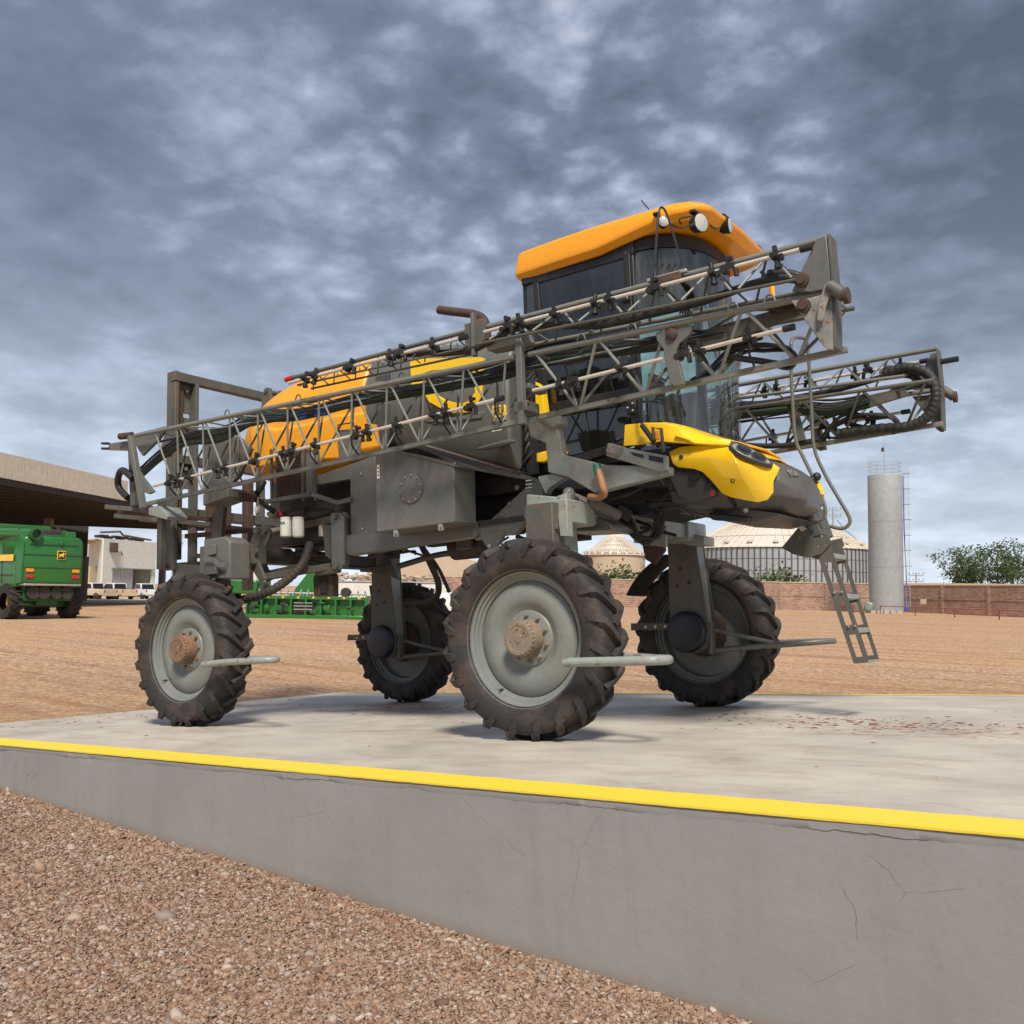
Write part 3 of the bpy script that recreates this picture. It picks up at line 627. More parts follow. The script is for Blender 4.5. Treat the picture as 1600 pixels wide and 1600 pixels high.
for x, e in ((0, 1.45), (-4.78, 1.45)):
    guard([V((x+.26, 1.5, .66)), V((x+.7, 1.62, .69)), V((x+1.1, 1.75, .71)), V((x+1.38, 1.9, .725)), V((x+1.44, 2.1, .725)), V((x+1.2, 2.16, .725)), V((x+.7, 2.16, .72))], .034, 'grey')
    guard([V((x+.26, 1.5, .90)), V((x+.55, 1.56, .82)), V((x+.9, 1.68, .73))], .026, 'grey')
    b = MB(); b.box((x+.245, 1.47, .80), (.035, .12, .36)); b.build('guard_bracket', 'grey', spr, .005)
for x in (0, -4.78):                  # toe straps with round holes
    b = MB(); b.bar((x-.24, 1.45, .955), (x-.78, 1.45, .965), .03, .085); b.build('tie_strap', 'greydirty', spr, .004)
    for k in range(3):
        b = MB(); b.disc((x-.32-.13*k, 1.434, .957), (0, -1, 0), .018, .004, 12); b.build('strap_hole', 'bolt', spr)
# black flap of a mudguard by the far front wheel and stand bracket at the far rear wheel
b = MB(); rings = []
for i in range(9):
    a = R(108+i*5.4); r = .96
    rings.append([V((math.cos(a)*r, 1.5, WR+math.sin(a)*r)), V((math.cos(a)*r, 1.98, WR+math.sin(a)*r)), V((math.cos(a)*(r+.02), 1.98, WR+math.sin(a)*(r+.02))), V((math.cos(a)*(r+.02), 1.5, WR+math.sin(a)*(r+.02)))])
b.loft(rings, True, False); b.build('mudguard', 'trunkgrey', spr)
b = MB(); b.bar((-5.12, 1.5, 1.72), (-4.98, 1.5, .93), .03, .07, (0, 1, 0)); b.build('strut', 'greydirty', spr, .004)

# ---------------- axles and chassis
for x, z in ((.05, 2.02), (-4.75, 2.0)):
    b = MB(); b.box((x, 0, z), (.26, 2.9, .17)); b.build('axle_beam', 'greylight' if x > 0 else 'dark', spr, .012)
    for s in (-1, 1):
        b = MB(); b.box((x, s*1.3, z), (.34, .5, .22)); b.build('axle_sleeve', 'greylight' if x > 0 else 'greydirty', spr, .015)
b = MB(); b.prism([S(882, 812, -.95), S(900, 806, -.95), S(935, 808, -.95), S(955, 820, -.95), S(955, 828, -.95), S(882, 832, -.95)], (0, .5, 0)); b.build('axle_saddle', 'grey', spr, .02)
b = MB(); b.prism([S(990, 812, .1), S(1018, 816, .1), S(1040, 822, .1), S(1040, 855, .1), S(990, 848, .1)], (0, .05, 0)); b.build('axle_bracket', 'greylight', spr, .006)
b = MB(); b.prism([S(1052, 828, 1.2), S(1072, 832, 1.2), S(1100, 838, 1.2), S(1100, 852, 1.2), S(1076, 852, 1.2), S(1052, 845, 1.2)], (0, .3, 0)); b.build('leg_cap', 'greylight', spr, .01)
b = MB(); b.prism([S(1003, 850, .9), S(1036, 846, .9), S(1038, 860, .9), S(1022, 882, .9), S(1008, 874, .9)], (0, .06, 0)); b.build('bump_stop', 'rust', spr, .006)
for s in (-1, 1):
    b = MB(); b.box((-1.9, s*.42, 2.30), (7.2, .14, .26)); b.build('chassis_rail', 'dark', spr, .01)
for x in (-5.2, -3.6, -2.2, -.8, .6, 1.5):
    b = MB(); b.box((x, 0, 2.3), (.12, .84, .2)); b.build('cross_member', 'dark', spr, .01)
# engine bay and running gear under the tanks
b = MB(); b.box((-3.9, 0, 2.75), (1.7, 1.2, .6)); b.build('engine_block', 'dark', spr, .03)
b = MB(); b.box((-1.6, .05, 2.62), (2.6, 1.5, .42)); b.build('belly_tank', 'dark', spr, .03)
b = MB(); b.prism([S(866, 760, -.45), S(1045, 742, -.45), S(1060, 792, -.45), S(1000, 806, -.45), S(880, 790, -.45)], (0, .95, 0)); b.build('cab_subframe', 'black', spr, .02)
b = MB(); b.prism([S(838, 740, -.8), S(880, 742, -.8), S(1030, 745, -.8), S(1040, 760, -.8), S(860, 765, -.8), S(842, 755, -.8)], (0, 1.5, 0)); b.build('cab_floor', 'black', spr, .01)

# side frame plates
Yp = -.98
b = plate([(645, 697), (660, 693), (846, 750), (848, 764), (835, 752), (740, 735)], Yp, .08); b.build('side_rail', 'grey', spr, .006)
b = plate([(833, 751), (848, 762), (850, 785), (806, 834), (742, 844), (740, 818), (760, 818)], Yp, .06); b.build('gusset_plate', 'grey', spr, .006)
b = plate([(533, 838), (545, 836), (742, 815), (744, 838), (545, 868), (533, 858)], Yp-.06, .14); b.build('lower_rail', 'grey', spr, .008)
b = plate([(440, 762), (500, 742), (586, 712), (586, 736), (549, 748), (500, 757)], Yp+.01, .08); b.build('side_rail', 'grey', spr, .006)
b = plate([(547, 742), (560, 740), (560, 838), (548, 840)], Yp-.02, .08); b.build('side_post', 'grey', spr, .006)
b = plate([(559, 738), (589, 728), (589, 834), (559, 838)], -1.03, .05); b.build('side_panel', 'grey', spr, .004)
for q in ((565, 740), (567, 826)):
    b = MB(); b.disc(S(*q, -1.035), (0, -1, 0), .013, .012, 8); b.build('bolt', 'bolt', spr)
for q in ((808, 762), (796, 788), (783, 806)):
    b = MB(); b.lathe([(.028, 0), (.028, .004), (.02, .012), (.001, .012)], S(*q, Yp-.001), (0, -1, 0), 12); b.build('bolt', 'grey', spr)
b = plate([(748, 834), (790, 828), (782, 846), (770, 858), (762, 858)], Yp-.01, .05); b.build('tow_lug', 'grey', spr, .005)
b = MB(); b.disc(S(766, 853, Yp-.02), (0, -1, 0), .018, .02, 10); b.build('bolt', 'bolt', spr)
b = MB(); b.box((-1.55, -.7, 2.08), (1.9, .6, .05)); b.box((-2.6, -.55, 2.06), (.8, .8, .05)); b.build('belly_plate', 'dark', spr, .004)
# big side box with round cover
YB = -1.42
face = [(586, 711), (622, 704), (709, 727), (711, 816), (588, 832)]
fp = [S(x, y, YB) for x, y in face]
b = MB(); b.prism(fp, (0, .36, 0)); box = b.build('side_tank', 'grey', spr, .012)
c = S(643, 763, YB-.001); rc = (S(643, 740, YB)-c).length*1.02
b = MB(); b.lathe([(rc*1.0, 0), (rc*1.0, -.012), (rc*.97, -.015), (.001, -.015)], c, (0, 1, 0), 40); b.build('inspection_cover', 'grey', box)
for k in range(10):
    a = 2*math.pi*k/10+.2
    b = MB(); b.lathe([(.010, 0), (.010, -.012), (.001, -.013)], c+V((math.cos(a)*rc*.88, -.014, math.sin(a)*rc*.88)), (0, 1, 0), 8); b.build('bolt', 'bolt', box)
b = MB()
b.prism([S(620, 703, YB-.012), S(709, 725, YB-.012), S(711, 729, YB-.012), S(620, 706, YB-.012)], (0, .36, 0)); b.build('box_lid_edge', 'grey', box, .003)
for q in ((619, 833), (689, 823)):
    b = MB(); b.box(S(*q, YB+.02), (.055, .03, .085)); b.disc(S(*q, YB), (0, -1, 0), .013, .014, 8); b.build('clamp', 'greylight', box, .004)
def sticker(cx_, cy_, w, h, Y, bars=2, vert=False):
    c = S(cx_, cy_, Y); o = MB().box(c, (w, .003, h)).build('sticker', 'white', spr)
    for i in range(bars):
        b = MB(); dz = (i-(bars-1)/2)*h/(bars)*.8; b.box(c+V((w*.05, -.002, dz)), (w*.55, .002, h/bars*.35)); b.build('sticker_print', 'black', o)
sticker(591, 737, .035, .15, YB-.004, 3); sticker(776, 671, .12, .03, -1.06, 1)
for k in range(4):
    b = MB(); b.box(S(826+0*k, 751+k*5.5, Yp-.004), (.075, .003, .014 if k < 2 else .01)); b.build('sticker', 'white' if k < 3 else 'greylight', spr)

# ---------------- orange product tank
def ring(X, hw, zb, zt, n=28, sq=3.2, yc=0):
    P = []; zc = (zb+zt)/2; hh = (zt-zb)/2
    for k in range(n):
        a = 2*math.pi*k/n; ca, sa = math.cos(a), math.sin(a)
        P.append(V((X, yc+hw*math.copysign(abs(ca)**(2/sq), ca), zc+hh*math.copysign(abs(sa)**(2/sq), sa))))
    return P
def ring2(X, hw, zb, zs, zt, n=16):   # flat-sided lower part, domed top: half-section mirrored
    P = []
    for k in range(n+1):
        a = math.pi*k/n
        P.append(V((X, hw*math.copysign(abs(math.cos(a))**.75, math.cos(a)), zs+(zt-zs)*abs(math.sin(a))**.9)))
    P += [V((X, -hw*1.0, zs-(zs-zb)*.35)), V((X, -hw*.96, zs-(zs-zb)*.75)), V((X, -hw*.8, zb)), V((X, hw*.8, zb)), V((X, hw*.96, zs-(zs-zb)*.75)), V((X, hw, zs-(zs-zb)*.35))]
    return P
tk = [(-5.52, .40, 3.45, 3.6, 3.72), (-5.47, .56, 3.25, 3.6, 3.86), (-5.3, .72, 3.1, 3.6, 4.05), (-5.0, .82, 3.0, 3.62, 4.24), (-4.6, .88, 2.95, 3.65, 4.36), (-4.1, .9, 2.93, 3.66, 4.44), (-3.6, .9, 2.93, 3.66, 4.47), (-3.2, .9, 2.93, 3.66, 4.47), (-2.97, .9, 2.93, 3.66, 4.46), (-2.93, .86, 2.96, 3.66, 4.42)]
tank = MB().loft([ring2(*t) for t in tk]).build('product_tank', 'orange', spr)
sb = tank.modifiers.new('s', 'SUBSURF'); sb.levels = 1; sb.render_levels = 2
# moulded lower bulge panel and seams
b = MB(); b.prism([S(388, 672, -.93), S(400, 662, -.93), S(430, 668, -.93), S(500, 655, -.93), S(520, 646, -.93), S(584, 640, -.93), S(598, 655, -.93), S(598, 700, -.93), S(560, 708, -.93), S(540, 720, -.93), S(430, 726, -.93), S(392, 738, -.93)], (0, .5, 0)); o = b.build('tank_side_panel', 'orange', spr, .05)
b = plate([(408, 748), (470, 760), (520, 770), (560, 745), (560, 730), (430, 722)], -.5, .3); b.build('tank_sump', 'orange', spr, .03)
b = plate([(526, 672), (556, 670), (562, 690), (560, 716), (530, 722)], -.96, .06); b.build('tank_access_door', 'grey', spr, .006)
b = MB(); b.tube([S(528, 676, -1.0), S(528, 664, -1.0), S(552, 660, -1.0), S(553, 668, -1.0)], .008, 6); b.build('handle', 'black', spr)
# dark fillet panel between the tanks
b = plate([(586, 588), (612, 582), (612, 640), (606, 690), (596, 706), (586, 640)], -.97, .9); b.build('divider_panel', 'charcoal', spr, .01)

# ---------------- grey rinse tank with yellow window frame
gx = [(-2.84, 3.16, 4.22), (-2.3, 3.02, 4.24), (-1.7, 2.86, 4.2), (-1.1, 2.66, 4.08), (-.8, 2.55, 3.98)]
rings = []
for X, zb, zt in gx:
    rings.append([V((X, y, z)) for y, z in ((-.6, zb), (-.84, zb+.06), (-.96, zb+.32), (-.98, zb+.7), (-.95, zt-.3), (-.86, zt-.06), (-.6, zt), (.6, zt), (.86, zt-.06), (.95, zt-.3), (.98, zb+.7), (.96, zb+.32), (.84, zb+.06), (.6, zb))])
gt = MB().loft(rings).build('rinse_tank', 'grey', spr, .03)
b = MB(); b.prism([S(690, 662, -.985), S(752, 655, -.985), S(760, 640, -.985), S(718, 650, -.985), S(660, 658, -.985)], (0, .05, 0)); b.build('tank_relief_panel', 'grey', spr, .02)  # low relief panel in the tank's own grey
b = MB(); b.tube([S(744, 702, -.985), S(765, 698, -.985), S(790, 692, -.985), S(806, 689, -.985)], lambda t: .004+.03*math.sin(t*3.1)**.7, 8, sub=4); b.build('moulded_ridge', 'grey', gt)
b = MB(); b.prism([S(650, 690, -.94), S(815, 738, -.94), S(812, 744, -.94), S(648, 696, -.94)], (0, 1.2, 0)); b.build('tank_cradle', 'rust', spr, .004)
b = MB(); b.tube([S(652, 694, -1.0), S(812, 741, -1.0)], .012, 6); b.build('cradle_pipe', 'rust', spr)
# yellow frame (ring built from strips with a beveled profile) around a black infill sheet
Yf = -1.0
outer = [(640, 562), (665, 560), (752, 558), (752, 622), (741, 640), (727, 645), (700, 646), (690, 640), (668, 628), (662, 616), (642, 614)]
inner = [(662, 584), (676, 580), (722, 577), (739, 584), (741, 614), (733, 626), (722, 630), (705, 628), (694, 624), (682, 616), (663, 600)]
ov = [S(x, y, Yf) for x, y in outer]; iv_ = [S(x, y, Yf) for x, y in inner]; n = len(ov)
b = MB(); back = V((0, .07, 0)); o2 = [p+back for p in ov]; i2 = [p+back*1.8 for p in iv_]
b.add(ov+iv_+o2+i2, [(i, (i+1) % n, n+(i+1) % n, n+i) for i in range(n)]+[(i, 2*n+i, 2*n+(i+1) % n, (i+1) % n) for i in range(n)]+[(n+i, n+(i+1) % n, 3*n+(i+1) % n, 3*n+i) for i in range(n)])
b.build('window_frame', 'yellow', spr, .012)
b = MB(); b.prism([p+V((0, .03, 0)) for p in iv_], (0, .02, 0)); b.build('shade_infill', 'black', spr)  # black sheet whose colour stands in for shade inside the hole
b = MB(); b.prism([S(667, 630, -.995), S(690, 642, -.995), S(698, 650, -.995), S(690, 653, -.995), S(676, 648, -.995)], (0, .1, 0)); b.build('lower_pocket', 'rust', spr, .01)
# yellow filler edge above, stickered badge
b = plate([(768, 634), (789, 632), (790, 656), (770, 659)], -1.01, .03); bd = b.build('badge_plate', 'yellow', spr, .008)
b = plate([(771, 637), (787, 635), (788, 653), (772, 656)], -1.014, .01); b.build('badge_face', 'grey', bd)
text_mesh('25', .13, .003, bd, 'yellow', frame(S(780, 646, -1.02), (1, 0, .0), (0, 0, 1)), 'badge_number')

# ---------------- radiator and filter group
b = plate([(430, 706), (470, 700), (470, 772), (432, 778)], -1.16, .2); b.build('oil_cooler', 'rust', spr)
for k in range(24):
    a = S(432, 708+k*2.9, -1.185); e2 = S(468, 702+k*2.9, -1.185)
    MB().bar(a, e2, .012, .010).build('cooler_fin', 'rust', spr)
for x in (424, 473, 492):
    b = MB(); b.bar(S(x, 702, -1.2), S(x+1, 782, -1.2), .035, .03, (0, 1, 0)); b.build('cooler_post', 'greydirty', spr, .004)
b = MB(); b.bar(S(417, 784, -1.22), S(487, 772, -1.22), .06, .05); b.build('cooler_sill', 'greydirty', spr, .005)
b = MB(); b.bar(S(487, 772, -1.22), S(528, 786, -1.05), .06, .05); b.bar(S(528, 786, -1.05), S(550, 780, -1.02), .06, .05); b.build('cooler_sill', 'grey', spr, .005)
b = plate([(478, 708), (489, 705), (489, 770), (478, 772)], -1.2, .04); b.build('cooler_post', 'grey', spr, .004)
for i, (px, w) in enumerate(((447, 1), (466, 1))):
    c = S(px, 811, -1.12)
    b = MB(); b.lathe([(.001, 0), (.05, .002), (.066, .01), (.070, .025), (.070, .20), (.066, .215), (.068, .225), (.068, .24), (.001, .24)], c-V((0, 0, .22)), (0, 0, 1), 28); f = b.build('oil_filter', 'white', spr)
    if i == 0: text_mesh('PLA', .045, .002, f, 'black', frame(c+V((.012, -.071, -.055)), (.97, .17, 0), (0, 0, 1)))
b = MB(); b.bar(S(436, 804, -1.05), S(478, 801, -1.05), .09, .06); b.build('filter_head', 'dark', spr, .01)
b = MB(); b.disc(S(440, 802, -1.13), (0, -1, 0), .03, .02, 16); b.build('dial', 'red', spr)
b = MB(); b.disc(S(403, 797, -1.3), (-.3, -1, 0), .052, .025, 20); g = b.build('pressure_gauge', 'bolt', spr)
b = MB(); b.disc(S(403, 797, -1.3)+V((-.009, -.026, 0)), (-.3, -1, 0), .043, .002, 20); b.build('gauge_face', 'white', g)
b = MB(); b.tube([S(403, 786, -1.28), S(403, 778, -1.28), S(415, 780, -1.2)], .012, 6); b.build('gauge_pipe', 'hub', spr)
b = MB(); b.lathe([(.05, 0), (.055, .02), (.055, .14), (.05, .16)], S(505, 838, -.75), (0, 0, 1), 16); b.build('oil_filter', 'white', spr)
for (a, c2, r, mt) in (((478, 802), (520, 795), .05, 'rubberhose'), ((420, 803), (436, 805), .03, 'hub'), ((478, 795), (512, 800), .03, 'black'), ((395, 770), (430, 800), .035, 'rubberhose'), ((412, 752), (400, 772), .04, 'rubberhose')):
    MB().tube([S(*a, -1.0), S((a[0]+c2[0])/2, (a[1]+c2[1])/2+3, -1.05), S(*c2, -.95)], r, 8, sub=3).build('hose', mt, spr)

# ---------------- rear parallel linkage
b = plate([(385, 858), (402, 822), (407, 824), (402, 852), (401, 872), (414, 905), (405, 908), (392, 888), (386, 876)], -1.35, .04); b.build('linkage_plate', 'greydirty', spr, .006)
b = plate([(402, 868), (412, 826), (420, 826), (422, 834), (414, 858), (412, 878), (424, 905), (416, 910)], -1.05, .04); b.build('linkage_plate', 'greydirty', spr, .006)
b = plate([(361, 851), (386, 850), (386, 880), (378, 888), (361, 884)], -1.5, .3); b.build('axle_stub', 'greydirty', spr, .01)
b = plate([(516, 806), (521, 801), (530, 801), (536, 808), (536, 882), (530, 890), (522, 888), (517, 880)], -1.1, .05); b.build('swing_arm', 'grey', spr, .012)
b = plate([(528, 803), (536, 799), (544, 806), (543, 880), (538, 888), (530, 884)], -.9, .05); b.build('swing_arm', 'greydirty', spr, .012)
b = plate([(503, 820), (516, 820), (516, 875), (508, 868), (506, 850)], -1.0, .04); b.build('swing_arm_rib', 'greydirty', spr, .006)
for q, Y in (((523, 807), -1.12), ((525, 884), -1.12), ((402, 829), -1.37), ((400, 862), -1.37), ((414, 829), -1.07)):
    MB().disc(S(*q, Y), (0, -1, 0), .04, .03, 20).build('pivot_pin', 'greydirty', spr)
for (a, c2, Ya, Yc, r, mt) in (((430, 830), (516, 812), -.7, -.8, .045, 'greydirty'), ((412, 902), (518, 885), -1.2, -1.0, .045, 'greydirty'), ((420, 895), (470, 884), -1.0, -1.0, .03, 'greydirty')):
    MB().bar(S(*a, Ya), S(*c2, Yc), r*1.6, r*1.8).build('link_arm', mt, spr, .008)
MB().disc(S(402, 865, -1.25), (0, 1, 0), .09, .5, 24).build('pivot_tube', 'dark', spr)
MB().tube([S(410, 832, -.8), S(440, 826, -.75), S(500, 815, -.75)], .03, 10).build('hydraulic_cylinder', 'steel', spr)
b = plate([(489, 902), (495, 890), (512, 890), (518, 900), (518, 932), (490, 932)], -.95, .12); bx = b.build('cable_box', 'rust', spr, .01)
plate([(499, 903), (511, 902), (511, 926), (500, 927)], -.965, .015).build('box_window', 'dark', bx)
MB().bar(S(497, 895, -1.0), S(530, 890, -1.0), .08, .07).build('bracket', 'greydirty', spr, .01)
# corrugated hose from rear hub
MB().tube([S(375, 938, -1.45), S(400, 932, -1.45), S(425, 922, -1.4), S(450, 905, -1.3), S(470, 885, -1.2), S(480, 865, -1.1), S(484, 850, -1.0)], lambda t: .052+.004*math.sin(t*150), 12, sub=14).build('wrapped_hose', 'brownhose', spr)

# ---------------- rear mast
XM = -6.55
def colm(y, x0=XM, z0=1.9, z1=4.7, wx=.16, wy=.1, mat='greydirty', name='mast_post'):
    return MB().box((x0, y, (z0+z1)/2), (wx, wy, z1-z0)).build(name, mat, spr, .006)
colm(-.93, z0=1.95, z1=4.74, wy=.06, wx=.2, mat='greydirty'); colm(-.83, z0=2.1, z1=4.70, wy=.09, wx=.08, mat='rust')
colm(-.62, x0=-6.5, z0=1.95, z1=4.6, wy=.05, mat='greydirty'); colm(.93, z1=4.74, z0=2.2); colm(.62, z0=2.3, z1=4.5, wy=.05)
for z0, z1 in ((4.18, 4.62), (3.72, 4.12), (3.1, 3.5)):
    for s in (-1,):
        MB().box((XM-.02, s*.71, (z0+z1)/2), (.02, .22, z1-z0)).build('mast_web', 'grey', spr, .003)
        for zz_ in (z1-.12,): MB().disc((XM-.0, s*.71, zz_), (1, -.6, 0), .03, .05, 10).build('bolt', 'greydirty', spr)
MB().box((XM+.06, 0, 4.66), (.11, 1.95, .13)).build('mast_top_beam', 'greydirty', spr, .008)
MB().box((XM, 0, 2.75), (.14, 2.2, .14)).build('mast_cross_beam', 'greydirty', spr, .008)
MB().box((XM, 0, 3.5), (.14, 1.9, .12)).build('mast_cross_beam', 'greydirty', spr, .008)
for y in (-.35, -.1, .3):
    colm(y, x0=XM+.1, z0=1.7, z1=3.3, wx=.12, wy=.12, mat='rust', name='mast_slide')
colm(-1.15, x0=-6.45, z0=1.95, z1=2.9, wx=.1, wy=.08, mat='greydirty')
for y in (.32, .56):
    MB().prism([V((-6.1, y, 3.6)), V((-5.95, y, 3.6)), V((-5.95, y, 4.35)), V((-6.0, y, 4.66)), V((-6.08, y, 4.68)), V((-6.15, y, 4.6)), V((-6.2, y, 4.3))], (0, .05, 0)).build('lift_arm', 'greydirty', spr, .006)
MB().tube([V((-6.07, .3, 4.62)), V((-6.07, .64, 4.62))], .035, 10).build('lift_pin', 'greydirty', spr)
MB().bar(V((-6.0, .75, 4.1)), V((-5.85, .8, 4.55)), .06, .06).build('strap_arm', 'black', spr, .01)
MB().prism([V((-6.8, -.98, 3.55)), V((-6.5, -.98, 3.55)), V((-6.5, -.98, 4.2)), V((-6.62, -.98, 3.95))], (0, .03, 0)).build('mast_gusset', 'greydirty', spr)
# plates and boxes between mast and tank
plate([(318, 690), (350, 681), (372, 682), (392, 700), (372, 745), (352, 765), (318, 762)], -1.2, .06).build('rear_panel', 'grey', spr, .01)
plate([(352, 683), (372, 682), (372, 745), (352, 766)], -1.23, .02).build('rear_panel_flange', 'grey', spr, .004)
plate([(317, 772), (356, 762), (356, 776), (317, 790)], -1.45, .35).build('boom_rest_box', 'grey', spr, .01)
plate([(356, 762), (372, 768), (372, 782), (356, 777)], -1.3, .3).build('boom_rest_box', 'rust', spr, .01)
plate([(232, 793), (248, 790), (262, 806), (260, 812), (232, 804)], -1.75, .3).build('hinge_box', 'greylight', spr, .006)
for k, (a, c2, Y) in enumerate((((185, 800), (330, 812), -1.3), ((180, 806), (330, 820), -1.1), ((220, 812), (420, 830), -.8), ((165, 792), (260, 800), -1.6), ((290, 838), (420, 826), -.9), ((300, 868), (350, 871), -.9), ((258, 884), (322, 880), -1.0))):
    MB().bar(S(*a, Y), S(*c2, Y+.4), .06, .06).build('linkage_bar', 'greydirty' if k % 2 else 'rust', spr, .006)
plate([(330, 812), (345, 770), (352, 770), (345, 840), (330, 842)], -.9, .06).build('link_plate', 'greydirty', spr, .005)
plate([(268, 880), (318, 884), (318, 905), (270, 905)], -.9, .3).build('rear_step_box', 'greydirty', spr, .01)

# ---------------- exhaust
MB().tube([S(762, 580, -.35), S(761, 530, -.35), S(759, 508, -.35), S(753, 497, -.35), S(740, 491, -.35), S(726, 489, -.35), S(700, 486, -.35), S(686, 484, -.35)], .052, 18, sub=5).build('exhaust_pipe', 'exhaust', spr)

# ---------------- cab
def outline(k=1., x0=-.68, xf=1.22, hw=.8, n=10, xs=.62):
    P = [(x0, -hw*k), (-.2, -hw*k), (.2, -hw*k), (xs, -hw*k)]
    for i in range(1, n+1):
        a = math.pi/2*i/n; P.append((xs+(xf*k-xs)*math.sin(a), -hw*k*math.cos(a)**.8 if i < n else 0))
    return P+[(x, -y) for x, y in P[-2::-1]]
def cabring(z, k=1., **kw): return [V((x, y, z)) for x, y in outline(k, **kw)]
cab = empty('cab', (0, 0, 0), 0, spr)
# pillars and frame
def pill(x, y, z0, z1, w, d, name='pillar', dx=0):
    MB().hexa([V((x-w/2, y-d/2, z0)), V((x+w/2, y-d/2, z0)), V((x+w/2, y+d/2, z0)), V((x-w/2, y+d/2, z0)), V((x-w/2+dx, y-d/2, z1)), V((x+w/2+dx, y-d/2, z1)), V((x+w/2+dx, y+d/2, z1)), V((x-w/2+dx, y+d/2, z1))]).build(name, 'black', cab, .01)
for s in (-1, 1):
    pill(-.66, s*.76, 2.75, 4.7, .06, .06); pill(-.50, s*.79, 2.75, 4.7, .07, .06); pill(.60, s*.785, 2.65, 4.7, .10, .06)
    MB().bar((-.68, s*.79, 4.66), (.66, s*.79, 4.66), .07, .14).build('header', 'black', cab, .01)
# door
def side_pane(pts, mat, name, par, Y=-.80):
    return plate(pts, Y, .008).build(name, mat, par)
door = cab
MB().prism([V((-.47, -.812, 4.56)), V((.56, -.812, 4.56)), V((.56, -.812, 3.25)), V((-.40, -.812, 3.25))], (0, .008, 0)).build('door_glass', 'doorglass', door)
MB().prism([V((-.36, -.812, 3.12)), V((.54, -.812, 3.12)), V((.50, -.812, 2.78)), V((-.26, -.812, 2.66)), V((-.34, -.812, 2.72))], (0, .008, 0)).build('door_glass', 'doorglass', door)
for a, c2, w in (((-.50, 4.6), (.58, 4.6), .07), ((-.50, 4.6), (-.42, 3.2), .06), ((.58, 4.6), (.575, 2.72), .07), ((-.42, 3.2), (-.28, 2.6), .06), ((-.40, 3.19), (.56, 3.19), .13), ((-.28, 2.6), (.54, 2.72), .09)):
    MB().bar((a[0], -.815, a[1]), (c2[0], -.815, c2[1]), w, .03, (0, 1, 0)).build('door_frame', 'black', door, .006)
for z in (4.18, 3.05):
    b = MB(); b.box((.56, -.84, z), (.10, .03, .13)); b.build('hinge', 'black', door, .01)
    for dx, dz in ((-.035, 0), (.02, .035), (.02, -.035)): MB().ball((.56+dx, -.857, z+dz), .012, 6).build('bolt', 'bolt', door)
# quarter glass and curved windscreen
MB().prism([V((-.64, -.79, 4.62)), V((-.53, -.80, 4.62)), V((-.53, -.80, 2.9)), V((-.64, -.79, 2.9))], (0, .008, 0)).build('quarter_glass', 'windshield', cab)
o1 = [p for p in outline() if p[0] >= .61]
rows = []
for z, k in ((2.62, 1.0), (3.1, 1.015), (3.7, 1.02), (4.3, 1.0), (4.66, .975)): rows.append([V((.62+(x-.62)*k*1.0, y*min(k, 1.0), z)) for x, y in o1])
n = len(o1); b = MB(); b.add([p for r_ in rows for p in r_], [(j*n+i, j*n+i+1, (j+1)*n+i+1, (j+1)*n+i) for j in range(len(rows)-1) for i in range(n-1)], True)
b.build('windscreen', 'windshield', cab)
b = MB(); b.add([V((x*.995, y, z)) for z in (4.62, 4.74) for x, y in o1], [(i, i+1, n+i+1, n+i) for i in range(n-1)], True); b.build('windscreen_header', 'black', cab)
b = MB(); b.add([(-.68, -.76, 2.6), (-.68, .76, 2.6), (-.68, .76, 3.15), (-.68, -.76, 3.15)], [(0, 1, 2, 3)]); b.build('rear_wall', 'black', cab)
MB().prism([V((x, y, 2.55)) for x, y in outline(.97)], (0, 0, .12)).build('cab_deck', 'black', cab, .01)
MB().prism([V((x, y, 4.60)) for x, y in outline(.93)], (0, 0, .03)).build('headliner', 'charcoal', cab)
b = MB(); b.add([(-.67, -.75, 3.2), (-.67, .75, 3.2), (-.67, .75, 4.6), (-.67, -.75, 4.6)], [(0, 1, 2, 3)]); b.build('rear_glass', 'windshield', cab)
b = MB(); b.add([(-.6, .80, 2.7), (.6, .80, 2.7), (.6, .80, 4.62), (-.6, .80, 4.62)], [(0, 1, 2, 3)]); b.build('far_door_glass', 'windshield', cab)
MB().loft([ring(-.15, .26, 3.0, 3.12, 16), ring(.35, .26, 3.02, 3.14, 16)]).build('seat', 'black', cab)
MB().loft([[V((-.25+.06*t, y, z)) for y, z in ((-.24+.03*t, 3.1+t*.0), (.24-.03*t, 3.1), (.22-.03*t, 3.85), (-.22+.03*t, 3.85))] for t in (0, 1, 2)]).build('seat_back', 'charcoal', cab, .03)
MB().box((.1, -.42, 3.22), (.5, .12, .14)).build('armrest', 'charcoal', cab, .03)
MB().tube([V((.75, 0, 2.7)), V((.68, 0, 3.1)), V((.58, 0, 3.32))], .05, 10).build('steering_column', 'black', cab)
MB().tube([V((.56+math.cos(a)*.10, math.sin(a)*.2, 3.36+math.cos(a)*.16)) for a in [2*math.pi*i/24 for i in range(25)]], .016, 8).build('steering_wheel', 'black', cab)
MB().box((.62, -.38, 3.35), (.05, .28, .2)).build('monitor', 'black', cab, .01)
MB().box((.35, .55, 3.2), (.6, .2, .5)).build('console', 'charcoal', cab, .04)
MB().tube([V((.9, -.3, 4.6)), V((1.1, -.2, 4.2)), V((1.15, -.1, 3.6))], .012, 6).build('wiper', 'black', cab)
